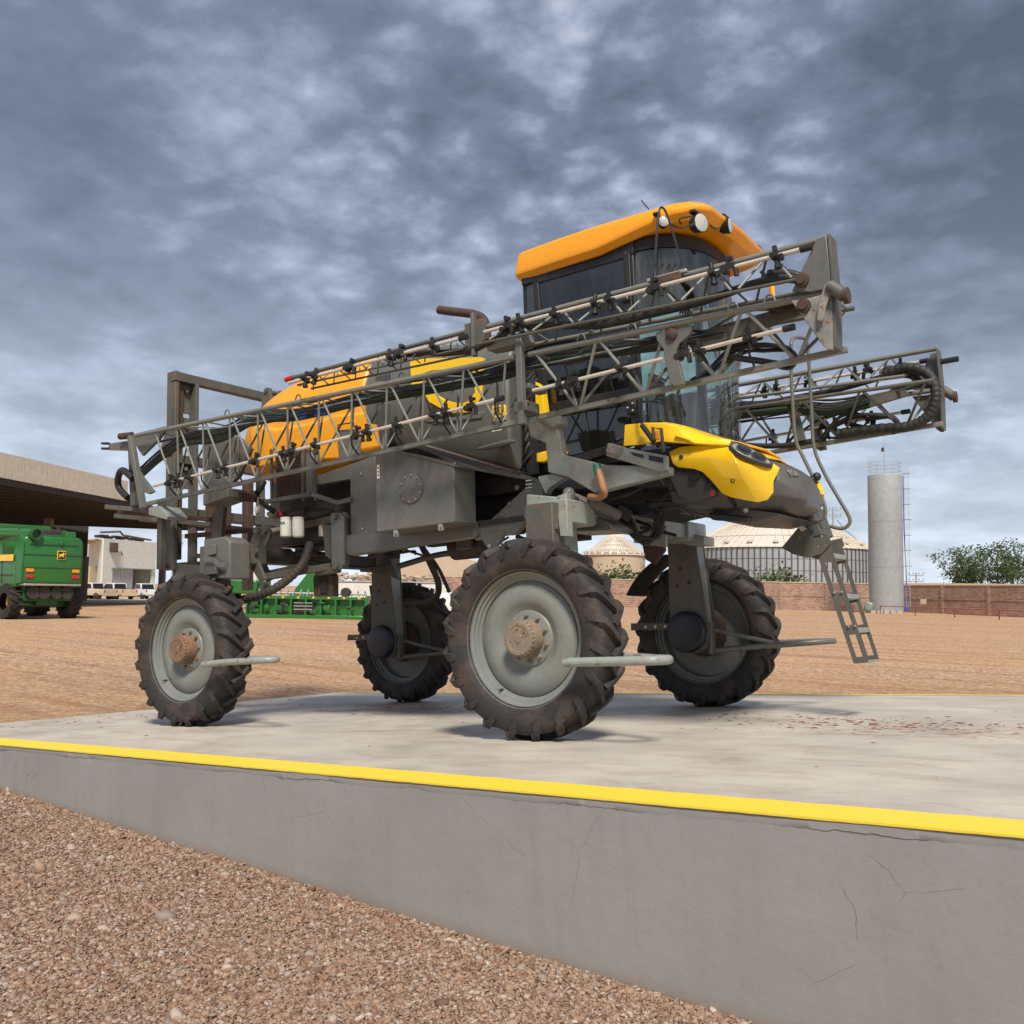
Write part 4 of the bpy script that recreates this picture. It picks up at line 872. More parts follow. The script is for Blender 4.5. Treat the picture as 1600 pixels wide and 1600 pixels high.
# roof
def roofring(z, x0, hw, xf, dz=0, lift=0.):
    P = []
    for x, y in [(x0, -hw*.93), (x0+.03, -hw*.97), (-.2, -hw*1.02), (.3, -hw*1.04), (.82, -hw*1.02), (1.12, -hw*1.0), (xf-.10, -hw*.93), (xf-.01, -hw*.80), (xf+.02, 0)]:
        P.append(V((x, y, z+lift*smooth(.2, 1.2, x))))
    return P+[V((p.x, -p.y, p.z)) for p in P[-2::-1]]
rf = [roofring(4.66, -.66, .78, 1.26, lift=.14), roofring(4.645, -.71, .83, 1.38, lift=.13), roofring(4.70, -.75, .885, 1.45, lift=.14), roofring(4.74, -.755, .89, 1.46, lift=.14), roofring(4.93, -.72, .865, 1.40, lift=.0), roofring(4.962, -.69, .84, 1.36, lift=.0), roofring(5.0, -.55, .68, 1.2, lift=.02), roofring(5.02, -.3, .4, .9, lift=.03)]
b = MB().loft(rf, True, True); roof = b.build('roof', 'roof', cab); 
bv = roof.modifiers.new('b', 'BEVEL'); bv.width = .015; bv.segments = 2; bv.limit_method = 'ANGLE'; bv.angle_limit = R(30)
# recess of the lamp fascia
MB().prism([V((x, y, 4.86)) for x, y in ((1.18, -.62), (1.455, -.2), (1.475, 0), (1.455, .2), (1.18, .62))], (0, 0, .012)).build('visor_lip', 'roof', cab)
b = MB(); b.box((1.30, .80, 4.87), (.16, .10, .13)); b.build('visor_ear', 'roof', cab, .03)
for (px, py, X, r) in ((1037, 346, 1.05, .052), (1095, 348, 1.47, .085), (1140, 352, 1.47, .075)):
    if X == 1.05: c = S(px, py, -.88); ax = V((.55, -.8, -.1))
    else: c = SX(px, py, X); ax = V((.9, -.35, -.08)) if px == 1095 else V((.95, .1, -.05))
    ax.normalize()
    c = c
    b = MB(); b.lathe([(.001, -.12), (r*.5, -.115), (r*.95, -.07), (r*1.06, -.01), (r*1.06, .005), (r*.96, .006)], c, ax, 24); l = b.build('work_light', 'black', cab)
    MB().lathe([(r*.97, .008), (r*.7, .016), (.001, .02)], c, ax, 24).build('work_light_lens', 'lens', cab)
    MB().box(c+V((-.05, 0, r+.02)), (.06, .14, .03)).build('work_light_bracket', 'black', cab, .006)
for pts in ([(930, 1), (0, 0)],): pass
MB().tube([SX(1048, 350, 1.44), SX(1062, 356, 1.47), SX(1078, 352, 1.49), SX(1086, 348, 1.46)], .008, 6, sub=4).build('cable', 'black', cab)
MB().tube([SX(1064, 350, 1.44), SX(1062, 342, 1.46), SX(1080, 338, 1.48)], .008, 6, sub=4).build('cable', 'black', cab)
MB().tube([SX(1110, 352, 1.5), SX(1118, 358, 1.5), SX(1124, 356, 1.5)], .008, 6, sub=4).build('cable', 'black', cab)
MB().tube([S(1002, 313, -.6), S(1014, 327, -.55)], .006, 6).build('aerial', 'black', cab)
MB().tube([V((1.2, .72, 5.02)), V((1.26, .74, 5.06)), V((1.36, .78, 5.0)), V((1.40, .78, 4.93))], .01, 6).build('grab_loop', 'black', cab)
# mirror on the far front corner of the roof
MB().box((1.44, .86, 4.42), (.06, .05, .40)).build('mirror', 'roof', cab, .02)
MB().tube([V((1.36, .78, 4.72)), V((1.44, .86, 4.60))], .02, 6).build('mirror_arm', 'black', cab)

# ---------------- bonnet cowl and nose
def patch(name, mat, pts, faces, par, bevel=.02, subd=0):
    b = MB(); b.add(pts, faces, True); o = b.build(name, mat, par)
    s_ = o.modifiers.new('solid', 'SOLIDIFY'); s_.thickness = .02; s_.offset = -1
    bv = o.modifiers.new('b', 'BEVEL'); bv.width = bevel; bv.segments = 3; bv.limit_method = 'ANGLE'; bv.angle_limit = R(14)
    return o
def cowl(s):
    T = []
    for px, py, Y in ((974, 697, -.84), (1000, 695, -.84), (1032, 690, -.84), (1070, 692, -.84), (1102, 693, -.81), (1140, 694, -.76)): T.append(S(px, py, Y))
    U = []
    for px, py, Y in ((976, 664, -.84), (1004, 661, -.84), (1034, 661, -.83), (1062, 668, -.80), (1102, 686, -.74), (1142, 693, -.70)): U.append(S(px, py, Y))
    n = len(T); W_ = [V((p.x-.0, -.70, p.z+.035)) for p in U]; X_ = [V((p.x+.05, -.45, p.z+.03)) for p in U]; C_ = [V((p.x+.10, 0, p.z+.03)) for p in U]
    rows = [T, U, W_, X_, C_]
    pts = [V((p.x, p.y*-s, p.z)) for r_ in rows for p in r_]
    f = [(j*n+i, j*n+i+1, (j+1)*n+i+1, (j+1)*n+i) for j in range(4) for i in range(n-1)]
    f += []
    return pts, f
for s in (-1, 1):
    p, f = cowl(s); patch('cowl', 'yellow', p, f, spr, .02)
MB().prism([S(1054, 678, -.86), S(1076, 685, -.85), S(1083, 690, -.85), S(1054, 681, -.865)], (0, .03, 0)).build('cowl_crease', 'yellow', spr, .004)
M['nosegrey'] = paint('dark grey nose plastic', (.085, .083, .078), .38, .3, (.2, .15, .11), bump=.04)
# nose: section rings along X, charcoal core; yellow cheeks laid over it
def nosering(X, hw, zb, zs, zt, ch=.12):
    H = [V((X, 0, zt)), V((X, -hw*.55, zt-.01)), V((X, -hw+ch*.5, zt-.06)), V((X, -hw, zs)), V((X, -hw+.02, (zs+zb)/2)), V((X, -hw+ch, zb+.04)), V((X, -hw*.5, zb)), V((X, 0, zb-.01))]
    return H+[V((p.x, -p.y, p.z)) for p in H[-2:0:-1]]
nr = [nosering(.82, .70, 2.04, 2.45, 2.62), nosering(1.2, .71, 1.98, 2.42, 2.60), nosering(1.45, .66, 1.94, 2.36, 2.54), nosering(1.66, .56, 1.94, 2.28, 2.48), nosering(1.80, .50, 1.95, 2.24, 2.42), nosering(1.90, .43, 1.955, 2.18, 2.34), nosering(1.965, .36, 1.97, 2.12, 2.25), nosering(1.99, .26, 2.0, 2.09, 2.18)]
nose = MB().loft(nr).build('nose_shell', 'nosegrey', spr); sbm = nose.modifiers.new('s', 'BEVEL'); sbm.width = .035; sbm.segments = 3; sbm.limit_method = 'ANGLE'; sbm.angle_limit = R(18)
Yn = -.76
def cheek(s):
    pts2 = [((1045, 706), Yn), ((1062, 698), Yn), ((1100, 694), Yn), ((1138, 693), Yn+.02), ((1051, 724), Yn-.01), ((1058, 730), Yn-.01), ((1085, 733), Yn-.01), ((1098, 738), Yn-.01), ((1112, 752), Yn-.01), ((1128, 771), Yn), ((1141, 777), Yn+.01), ((1166, 782), Yn+.04), ((1184, 785), Yn+.08), ((1200, 781), Yn+.14), ((1209, 769), Yn+.18), ((1209, 752), Yn+.2), ((1219, 731), Yn+.24), ((1206, 722), Yn+.24), ((1172, 705), Yn+.2), ((1152, 724), Yn-.02), ((1162, 750), Yn-.03), ((1140, 695), Yn+.06), ((1060, 716), Yn-.02), ((1110, 716), Yn-.03), ((1130, 745), Yn-.03)]
    P = [S(a[0], a[1], Y) for a, Y in pts2]
    f = [(0, 1, 22, 4), (4, 22, 5), (1, 2, 23, 22), (22, 23, 6, 5), (6, 23, 7), (2, 3, 19, 23), (23, 19, 24), (23, 24, 8, 7), (24, 20, 9, 8), (19, 20, 24), (20, 10, 9), (20, 11, 10), (20, 12, 11), (20, 13, 12), (20, 15, 14, 13), (19, 16, 15, 20), (21, 18, 17, 16, 19), (3, 21, 19)]
    if s > 0: P = [V((p.x-.04, -p.y-.02, p.z)) for p in P]
    return P, f
for s in (-1, 1):
    P, f = cheek(s); patch('nose_cheek', 'yellow', P, f, spr, .03)
b = MB(); b.prism([S(1042, 722, Yn+.03), S(1058, 733, Yn+.03), S(1086, 737, Yn+.03), S(1098, 742, Yn+.03), S(1120, 768, Yn+.03), S(1116, 774, Yn+.05), S(1078, 785, Yn+.08), S(1058, 780, Yn+.06), S(1044, 748, Yn+.03)], (0, .3, 0)); b.build('nose_side_cover', 'charcoal', spr, .03)
MB().lathe([(.055, 0), (.055, -.012), (.04, -.016), (.036, -.004), (.001, -.004)], S(1085, 743, Yn+.02), (0, 1, 0), 20).build('cap', 'black', spr)
MB().prism([S(1050, 782, -.55), S(1120, 788, -.55), S(1200, 800, -.5), S(1225, 804, -.4), S(1180, 815, -.4), S(1120, 812, -.5), S(1060, 795, -.5)], (0, 1.0, 0)).build('belly_guard', 'charcoal', spr, .02)
MB().prism([S(1105, 800, -.62), S(1170, 806, -.62), S(1168, 815, -.62), S(1110, 812, -.62)], (0, .12, 0)).build('belly_rail', 'black', spr, .02)
MB().ball(S(1165, 797, -.66), .025, 10).build('bolt', 'greylight', spr)
for q in ((1064, 714), (1145, 751)):
    c = S(*q, Yn-.025); b = MB(); b.lathe([(.022, .012), (.022, -.003), (.014, -.006), (.012, .002), (.001, .002)], c, (0, 1, 0), 14); b.build('screw', 'charcoal', spr)
MB().box(S(1113, 771, Yn-.03), (.03, .03, .05)).build('marker_light', 'red', spr, .005)
# headlight pod: built on the chamfer between cheek crease and hood
A_, B_, C_, D_ = [S(*q, Y) for q, Y in (((1142, 698), -.70), ((1172, 702), -.57), ((1208, 731), -.56), ((1166, 722), -.76))]
ctr = (A_+B_+C_+D_)/4; ux = (C_-A_).normalized(); nn = ux.cross(B_-D_).normalized()
if nn.z < 0: nn = -nn
uy = nn.cross(ux).normalized(); 
hl = MB(); pts = []
for k in range(24):
    a = 2*math.pi*k/24; pts.append((math.cos(a), math.sin(a)))
LX = (C_-A_).length/2*1.0; LY = .085
rg = []
for sc_, off in ((1.05, .0), (1.02, .035), (.93, .04), (.90, .03)):
    rg.append([ctr+ux*(LX*sc_*x)+uy*(LY*sc_*y*(1.05-.25*x))+nn*off for x, y in pts])
hl.loft(rg, False); hlo = hl.build('headlight', 'charcoal', spr)
MB().add(rg[3], [tuple(range(24))], True).build('headlight_bezel', 'greylight', hlo)
for dx in (-.36, .34):
    c = ctr+ux*(LX*dx)+nn*.026
    MB().lathe([(.074, 0), (.074, .016), (.066, .018), (.06, -.0), (.035, -.03), (.001, -.035)], c, nn, 24).build('lamp_bowl', 'lenschrome', hlo)
    MB().lathe([(.062, .004), (.03, .016), (.001, .018)], c, nn, 24).build('lamp_glass', 'carglass', hlo)
from mathutils.bvhtree import BVHTree
_bv = BVHTree.FromPolygons([v.co for v in nose.data.vertices], [p.vertices[:] for p in nose.data.polygons])
_h, _n, _i, _d = _bv.ray_cast(MI @ CAM, (MI.to_3x3() @ _ray(1238, 741)).normalized())
if _n.dot(_ray(1238, 741)) > 0: _n = -_n
_x = V((0, 0, 1)).cross(_n).normalized()
text_mesh('PLA', .085, .008, spr, 'bolt', frame(_h+_n*.012, _x, _n.cross(_x)), 'maker_lettering')
MB().tube([V((1.80, .55, 2.36)), V((1.92, .42, 2.26)), V((1.97, .30, 2.14))], .03, 8).build('far_cheek_edge', 'yellow', spr)
# hood centre strip
patch('hood_panel', 'yellow', [V((1.42, -.50, 2.61)), V((1.42, 0, 2.64)), V((1.42, .50, 2.61)), V((1.2, -.6, 2.62)), V((1.2, 0, 2.70)), V((1.2, .6, 2.62)), V((1.70, -.34, 2.475)), V((1.70, 0, 2.50)), V((1.70, .34, 2.475))], [(3, 0, 1, 4), (4, 1, 2, 5), (0, 6, 7, 1), (1, 7, 8, 2)], spr, .01)

# ---------------- boom rest arm, slotted bracket, steering gear
YR = -1.34
plate([(822, 653), (836, 650), (860, 652), (870, 664), (876, 690), (879, 710), (945, 726), (1046, 729), (1046, 741), (930, 771), (888, 746), (856, 738), (852, 692), (828, 682)], YR, .10).build('boom_rest', 'greylight', spr, .012)
plate([(836, 650), (848, 646), (872, 648), (874, 662), (862, 668), (852, 660)], YR-.03, .16).build('boom_rest_pad', 'greylight', spr, .01)
b = plate([(950, 698), (962, 697), (1042, 712), (1042, 735), (1030, 737), (946, 712)], -1.38, .05); sl_ = b.build('slotted_bracket', 'greylight', spr, .008)
for q in ([(984, 706), (1004, 710), (1006, 716), (990, 712)], [(1013, 711), (1036, 715), (1036, 724), (1014, 719)]):
    plate(q, -1.384, .01).build('bracket_slot', 'black', sl_)
MB().bar(S(952, 700, -1.36), S(974, 706, -1.36), .10, .09).build('bracket_end', 'scratched', sl_, .01)
MB().prism([S(840, 745, -1.3), S(862, 740, -1.3), S(882, 746, -1.3), S(858, 762, -1.3), S(852, 772, -1.3)], (0, .1, 0)).build('rest_foot', 'greylight', spr, .006)
MB().tube([S(933, 730, -1.42), S(938, 745, -1.44), S(942, 762, -1.44), S(944, 772, -1.4), S(936, 777, -1.36), S(922, 776, -1.3)], .033, 10, sub=5).build('drain_hose', 'copper', spr)
MB().tube([S(932, 726, -1.42), S(935, 740, -1.43)], .038, 10).build('hose_fitting', 'teal', spr)
MB().tube([S(890, 772, -1.25), S(922, 786, -1.1)], .035, 12).build('steering_rod', 'steel', spr)
MB().tube([S(916, 783, -1.14), S(965, 806, -.8)], .06, 14).build('steering_cylinder', 'greydirty', spr)
MB().ball(S(889, 771, -1.28), .06, 12).build('ball_joint', 'greylight', spr)
MB().box(S(893, 784, -1.25), (.12, .14, .10)).build('knuckle', 'greydirty', spr, .02)
MB().bar(S(962, 797, -.6), S(985, 808, -.5), .1, .14).build('valve_block', 'dark', spr, .02)
# tangle of hoses under the cab and along the chassis
rng = random.Random(11)
for k in range(26):
    x = rng.uniform(-.1, 1.6); y = rng.uniform(-.7, .6); z = rng.uniform(2.05, 2.5)
    P = [V((x, y, z))]
    for j in range(4): P.append(P[-1]+V((rng.uniform(-.3, .35), rng.uniform(-.15, .2), rng.uniform(-.16, .12))))
    P = [V((min(p.x, 1.45), max(-.75, min(p.y, .75)), p.z)) for p in P]
    MB().tube(P, rng.choice((.014, .018, .024)), 7, sub=5).build('hydraulic_hose', 'rubberhose', spr)
for k, (xa, dip) in enumerate(((978, 842), (990, 838), (984, 848))):
    MB().tube([S(xa-18, 792, -.5), S(xa-4, 812, -.5), S(xa+8, 835, -.48), S(xa+24, dip+3, -.45), S(xa+40, 838, -.4), S(xa+46, 815, -.4), S(xa+45, 790, -.4)], .019, 8, sub=5).build('hydraulic_hose', 'rubberhose', spr)
for k in range(30):
    x = rng.uniform(-4.6, -1.0); y = rng.uniform(-.75, .5); z = rng.uniform(1.98, 2.3)
    P = [V((x, y, z))]
    for j in range(4): P.append(P[-1]+V((rng.uniform(-.1, .5), rng.uniform(-.12, .12), rng.uniform(-.09, .09))))
    MB().tube(P, rng.choice((.014, .02, .03)), 7, sub=4).build('hydraulic_hose', rng.choice(('rubberhose', 'brownhose', 'rubberhose')), spr)
for k in range(16):
    x = rng.uniform(-4.4, 1.3); y = rng.uniform(-.5, .5); z = rng.uniform(2.0, 2.3)
    MB().box((x, y, z), (rng.uniform(.1, .4), rng.uniform(.08, .3), rng.uniform(.08, .22))).build('valve_block', rng.choice(('dark', 'dark', 'rust', 'greydirty')), spr, .012)
MB().disc((-2.4, .1, 2.0), (1, 0, 0), .17, .5, 20).build('hydraulic_pump', 'dark', spr)
MB().tube([S(622, 885, .6), S(680, 868, .6), S(716, 862, .6), S(735, 850, .6)], .04, 8, sub=3).build('tie_rod', 'greydirty', spr)
MB().tube([S(655, 845, .9), S(672, 880, 1.0), S(685, 912, 1.15), S(680, 935, 1.3), S(655, 942, 1.4), S(636, 940, 1.45)], .045, 10, sub=5).build('wrapped_hose', 'brownhose', spr)
MB().tube([S(665, 860, 1.0), S(686, 890, 1.1), S(702, 925, 1.3)], .026, 8, sub=4).build('hydraulic_hose', 'brownhose', spr)
plate([(586, 838), (598, 838), (612, 880), (622, 906), (608, 900), (592, 868)], 1.2, .05).build('link_plate', 'greydirty', spr, .006)
plate([(603, 834), (630, 836), (634, 862), (616, 868), (606, 856)], 1.3, .05).build('link_plate', 'greylight', spr, .006)

# ---------------- ladder and handrails
YL0, YL1 = .62, 1.02
def lad(px, py, Y): return S(px, py, Y)
def holed(poly, holes, Y, th, mat, name):
    # a stringer made as two rails joined by webs, so that the openings are real
    pass
def stringer(tl, tr, bl, br, Y, name):
    a, b_, c, d = [S(*q, Y) for q in (tl, tr, bl, br)]
    o = MB()
    th = V((0, .012, 0))
    def seg(t0, t1, u0, u1):
        p = lambda t, u: (a.lerp(c, t)).lerp(b_.lerp(d, t), u)
        o.prism([p(t0, u0), p(t0, u1), p(t1, u1), p(t1, u0)], th)
    seg(0, 1, 0, .3); seg(0, 1, .74, 1)
    for t0, t1 in ((0, .16), (.42, .50), (.69, .77), (.95, 1)): seg(t0, t1, .3, .74)
    return o.build(name, 'greydirty', ladder)
ladder = empty('ladder', (0, 0, 0), 0, spr)
stringer((1272, 852), (1296, 846), (1334, 1037), (1357, 1035), YL0, 'stringer')
n0 = S(1296, 846, YL0); 
def shifted(q): return q
a, b_, c, d = [S(*q, YL0)+V((0, YL1-YL0, 0)) for q in ((1272, 852), (1296, 846), (1334, 1037), (1357, 1035))]
o = MB(); th = V((0, .012, 0))
def seg(t0, t1, u0, u1):
    p = lambda t, u: (a.lerp(c, t)).lerp(b_.lerp(d, t), u)
    o.prism([p(t0, u0), p(t0, u1), p(t1, u1), p(t1, u0)], th)
seg(0, 1, 0, .3); seg(0, 1, .74, 1)
for t0, t1 in ((0, .16), (.42, .50), (.69, .77), (.95, 1)): seg(t0, t1, .3, .74)
o.build('stringer', 'greydirty', ladder)
for t in (.10, .44, .72, .985):
    p0 = (a.lerp(c, t)).lerp(b_.lerp(d, t), .15)-V((0, YL1-YL0, 0)); p1 = (a.lerp(c, t)).lerp(b_.lerp(d, t), 1.05)-V((0, YL1-YL0, 0)); 
    o = MB(); dd = (p1-p0); dd.z = 0; hgt = V((0, 0, -.05 if t < .9 else -.02))
    o.prism([p0+V((0, .012, 0)), p1+V((0, .012, 0)), p1+V((0, YL1-YL0, 0)), p0+V((0, YL1-YL0, 0))], hgt); o.build('tread', 'greylight', ladder, .004)
for Y in (YL0-.02, YL1+.015):
    dx = 0
    MB().prism([S(x_, y_, YL0)+V((0, Y-YL0, 0)) for x_, y_ in ((1222, 856), (1250, 822), (1262, 826), (1272, 842), (1296, 836), (1300, 848), (1284, 866), (1262, 872), (1240, 866))], (0, .012, 0)).build('ladder_bracket', 'greydirty', ladder, .003)
MB().prism([S(1240, 796, YL0), S(1268, 790, YL0), S(1284, 835, YL0), S(1262, 842, YL0)], (0, YL1-YL0, 0)).build('ladder_head', 'greydirty', ladder, .01)
MB().tube([S(1232, 795, YL0-.05), S(1256, 828, YL0-.05)], .03, 10).build('gas_spring', 'steel', ladder)
for q in ((1284, 838), (1279, 854), (1290, 852), (1250, 840), (1303, 926), (1315, 925), (1326, 979), (1336, 978)):
    MB().ball(S(*q, YL0-.012), .012, 6).build('bolt', 'bolt', ladder)
MB().box(S(1357, 948, YL1+.05), (.08, .05, .10), Matrix.Rotation(.4, 3, 'Y')).build('end_lamp', 'greylight', ladder, .02)
hr = M['greydirty']
for pts, Y in (([(1236, 540), (1236, 567), (1238, 620), (1243, 685), (1254, 712), (1270, 745), (1285, 780), (1290, 800), (1285, 811), (1268, 814)], .62), ([(1262, 545), (1264, 567), (1268, 640), (1272, 699), (1288, 739), (1310, 778), (1327, 808), (1326, 820), (1315, 826), (1296, 822)], 1.02), ([(1157, 548), (1150, 610), (1144, 660), (1139, 692)], .62)):
    MB().tube([S(x_, y_, Y) for x_, y_ in pts], .019, 10, sub=4).build('handrail', 'grey', spr)
MB().tube([S(1236, 540, .62), S(1240, 528, .7), S(1258, 530, .95), S(1262, 545, 1.02)], .019, 10, sub=4).build('handrail', 'grey', spr)
for q in ((1276, 745), (1270, 750)): MB().ball(S(*q, .4), .045, 8).build('mirror_head', 'black', spr)
# small mirror arm on the cowl
MB().tube([S(998, 612, -.92), S(999, 650, -.92), S(1003, 664, -.92)], .01, 6).build('mirror_rod', 'black', spr)
MB().tube([S(1003, 664, -.92), S(1022, 690, -.92)], .026, 8).build('mirror_arm', 'black', spr)
MB().tube([S(1022, 688, -.92), S(1020, 668, -.92), S(1033, 670, -.92), S(1037, 706, -.92)], .018, 8).build('mirror_bracket', 'charcoal', spr)
MB().box(S(1027, 680, -.93), (.04, .02, .09)).build('side_marker', 'amber', spr, .006)
# panel strips beside the tank and cab (yellow corner post)
plate([(857, 668), (872, 680), (884, 708), (866, 714), (860, 690)], -.86, .1).build('corner_panel', 'yellow', spr, .01)
plate([(836, 596), (846, 604), (852, 650), (842, 655), (836, 640)], -.95, .1).build('corner_panel', 'yellow', spr, .01)
plate([(838, 708), (862, 702), (866, 716), (848, 722), (838, 722)], -.9, .1).build('corner_panel', 'yellow', spr, .01)
plate([(818, 600), (836, 600), (842, 740), (822, 745)], -.86, .5).build('air_duct', 'black', spr, .01)
for k in range(9):
    MB().tube([V((-.72+rng.uniform(-.05, .1), -.8+rng.uniform(-.05, .05), 2.6+.1*k)), V((-.66, -.88, 2.7+.1*k)), V((-.6+rng.uniform(-.1, .1), -.8, 2.85+.1*k))], .018, 6, sub=3).build('wiring', 'rubberhose', spr)

M['boomgrey'] = paint('boom grey paint', (.17, .185, .16), .38, .3, rust=.08)
# ---------------- booms (measured on the near side, mirrored to the far side)
rod_me = MB().tube([V((0, 0, 0)), V((0, 0, 1))], 1, 8).mesh('lattice_rod', M['greylight'])
rod_me2 = MB().tube([V((0, 0, 0)), V((0, 0, 1))], 1, 8).mesh('lattice_rod', M['grey'])
nz = MB(); nz.box((0, 0, 0), (.055, .06, .06)); nz.disc((0, 0, -.085), (0, 0, 1), .022, .09, 10); nz.disc((0, 0, -.10), (0, 0, 1), .030, .022, 8); nz.disc((0, -.075, -.01), (0, 1, 0), .022, .06, 10); nz.disc((.0, 0, .02), (0, 0, 1), .02, .06, 8)
nz.box((.045, -.01, -.03), (.03, .03, .05)); nozzle_me = nz.mesh('nozzle_body', M['black'])
nz = MB(); nz.box((0, 0, 0), (.10, .05, .05)); nz.disc((.0, 0, .02), (0, 0, 1), .018, .075, 8); nz.disc((-.04, -.05, -.02), (0, 1, 0), .028, .08, 10); nz.disc((.05, 0, -.09), (0, 0, 1), .02, .1, 8); nz.box((.02, .0, .06), (.05, .04, .03)); nozzle_me2 = nz.mesh('nozzle_body', M['black'])
def boom(sg):
    bo = empty('boom', (0, 0, 0), 0, spr)
    def m(x, y, z): return V((x, y*sg, z))
    def MS(px, py, Y): p = S(px, py, -Y); return m(p.x, Y, p.z)
    def rod(a, b, r, me=rod_me):
        o = bpy.data.objects.new('lattice_rod', me); COL.objects.link(o); o.parent = bo
        d = b-a; q = d.to_track_quat('Z', 'Y').to_matrix().to_4x4()
        o.matrix_local = Matrix.Translation(a) @ q @ Matrix.Diagonal((r, r, d.length, 1)); return o
    def noz(p, k=0):
        o = bpy.data.objects.new('nozzle_body', nozzle_me if k % 3 else nozzle_me2); COL.objects.link(o); o.parent = bo; o.location = p
        o.rotation_euler = (rng.uniform(-.2, .2), rng.uniform(-.1, .1)-.05, rng.uniform(-.3, .3)+(0 if sg < 0 else math.pi)); o.scale = (1.0,)*3; return o
    YT, YO, YI, YJ = 1.90, 1.72, 1.72, 1.42
    top = lambda x: 3.584-.222*(x+5.9)/8.68
    low = lambda x: 2.72+.233*(x+6.08)/8.87
    up_ = lambda x: 3.80
    # chords of the inner (lower) truss
    for x0, x1 in ((-5.95, -.06), (.10, 2.86)):
        MB().tube([m(x0, YT, top(x0)), m(x1, YT, top(x1))], .027, 12).build('top_chord', 'boomgrey', bo)
        MB().bar(m(x0-.05, YO, low(x0)), m(x1, YO, low(x1)), .048, .048).build('bottom_chord', 'boomgrey', bo, .006)
        MB().tube([m(x0+.1, YJ, top(x0)+.0), m(x1, YJ, top(x1))], .022, 10).build('top_chord', 'greydirty', bo, .006)
    def lattice(x0, x1, n, tf, yt, bf, ybs, r, off=.5):
        st = (x1-x0)/n
        for i in range(n):
            xa = x0+i*st; xm = xa+st*off; xb = xa+st
            for j, yb in enumerate(ybs):
                me = rod_me if j == 0 else rod_me2
                rod(m(xm-.02, yt, tf(xm)-.03), m(xa+.03, yb, bf(xa)), r, me); rod(m(xm+.02, yt, tf(xm)-.03), m(xb-.03, yb, bf(xb)), r, me)
        return st
    def vees(x0, x1, n, r):
        st = (x1-x0)/n
        for i in range(n):
            xb = x0+(i+.5)*st
            for yt, me in ((YT, rod_me), (YJ, rod_me2)):
                xl, xr = x0+i*st+.025, x0+(i+1)*st-.025
                rod(m(xl, yt, top(xl)-.02), m(xb-.02, YO, low(xb)+.02), r, me); rod(m(xr, yt, top(xr)-.02), m(xb+.02, YO, low(xb)+.02), r, me)
        for i in range(n+1):
            x = x0+i*st; rod(m(x, YT, top(x)), m(x, YJ, top(x)), r*.8, rod_me2)
            if i < n: rod(m(x, YT if i % 2 else YJ, top(x)), m(x+st, YJ if i % 2 else YT, top(x+st)), r*.75, rod_me2)
    vees(-5.55, -.14, 11, .0115)
    vees(.16, 2.80, 4, .0145)
    # outer folded section on top
    MB().tube([m(-3.08, 1.85, 3.82), m(-.62, 1.85, 3.82)], .022, 10).build('tip_chord', 'grey', bo)
    for y in (1.75, 1.95): MB().tube([m(-2.9, y, 3.68), m(-.62, y, 3.62)], .012, 8).build('tip_chord', 'greydirty', bo)
    MB().tube([m(-3.2, 1.85, 3.815), m(-3.08, 1.85, 3.82)], .028, 10).build('tip_cap', 'red', bo)
    lattice(-2.9, -.65, 7, lambda x: 3.83, 1.85, lambda x: 3.66, (1.95, 1.75), .007)
    MB().tube([m(-.40, 1.85, 3.81), m(2.84, 1.85, 3.80)], .027, 12).build('upper_chord', 'boomgrey', bo)
    ul = lambda x: 3.63-.13*(x+.4)/3.1
    for y in (1.62,): MB().tube([m(-.40, y, ul(-.4)), m(2.55, y, ul(2.55))], .02, 10).build('upper_chord', 'boomgrey', bo)
    MB().tube([m(-.40, 2.0, ul(-.4)-.02), m(2.6, 2.0, ul(2.6)-.02)], .014, 8).build('upper_chord', 'greydirty', bo)
    lattice(-.3, 2.6, 6, lambda x: 3.81, 1.85, ul, (2.0, 1.62), .0105)
    # fold hinges of the upper section
    for x in (-.52,):
        MB().prism([m(x-.12, 1.84, 3.88), m(x-.06, 1.84, 3.88), m(x+.06, 1.84, 3.9), m(x+.14, 1.84, 3.86), m(x+.1, 1.84, 3.62), m(x-.08, 1.84, 3.58), m(x-.12, 1.84, 3.7)], (0, .05*sg, 0)).build('hinge_plate', 'greydirty', bo, .004)
        MB().box(m(x, 1.9, 3.75), (.035, .06, .42)).build('hinge_post', 'grey', bo, .004)
        MB().box(m(x+.35, 1.8, 3.62), (.45, .16, .10)).build('hinge_box', 'greylight', bo, .015)
    # main hinge between the two lower sections
    MB().box(m(.02, 1.93, (top(0)+low(0))/2+.03), (.065, .06, .80)).build('hinge_post', 'grey', bo, .005)
    MB().box(m(.02, 1.72, (top(0)+low(0))/2), (.09, .3, .05)).build('hinge_plate', 'grey', bo, .005)
    MB().box(m(.02, 1.85, low(0)+.07), (.14, .22, .10)).build('hinge_block', 'greydirty', bo, .01)
    for x in (-.03, .08): MB().ball(m(x, 1.93, low(0)+.1), .025, 8).build('bolt', 'rust', bo)
    # middle bracket tying lower and upper sections
    mb_ = [(1024, 520), (1060, 508), (1082, 508), (1078, 522), (1062, 536), (1056, 548), (1066, 590), (1068, 600), (1054, 604), (1046, 598), (1038, 560), (1036, 545), (1026, 532)]
    MB().prism([MS(*q, 1.90) for q in mb_], (0, -.05*sg, 0)).build('middle_bracket', 'grey', bo, .006)
    MB().prism([MS(*q, 1.60) for q in mb_], (0, -.03*sg, 0)).build('middle_bracket', 'greydirty', bo, .006)
    MB().lathe([(.05, 0), (.05, .02), (.03, .035), (.001, .035)], MS(1050, 523, 1.90), (0, sg, 0), 16).build('pivot_bolt', 'rust', bo)
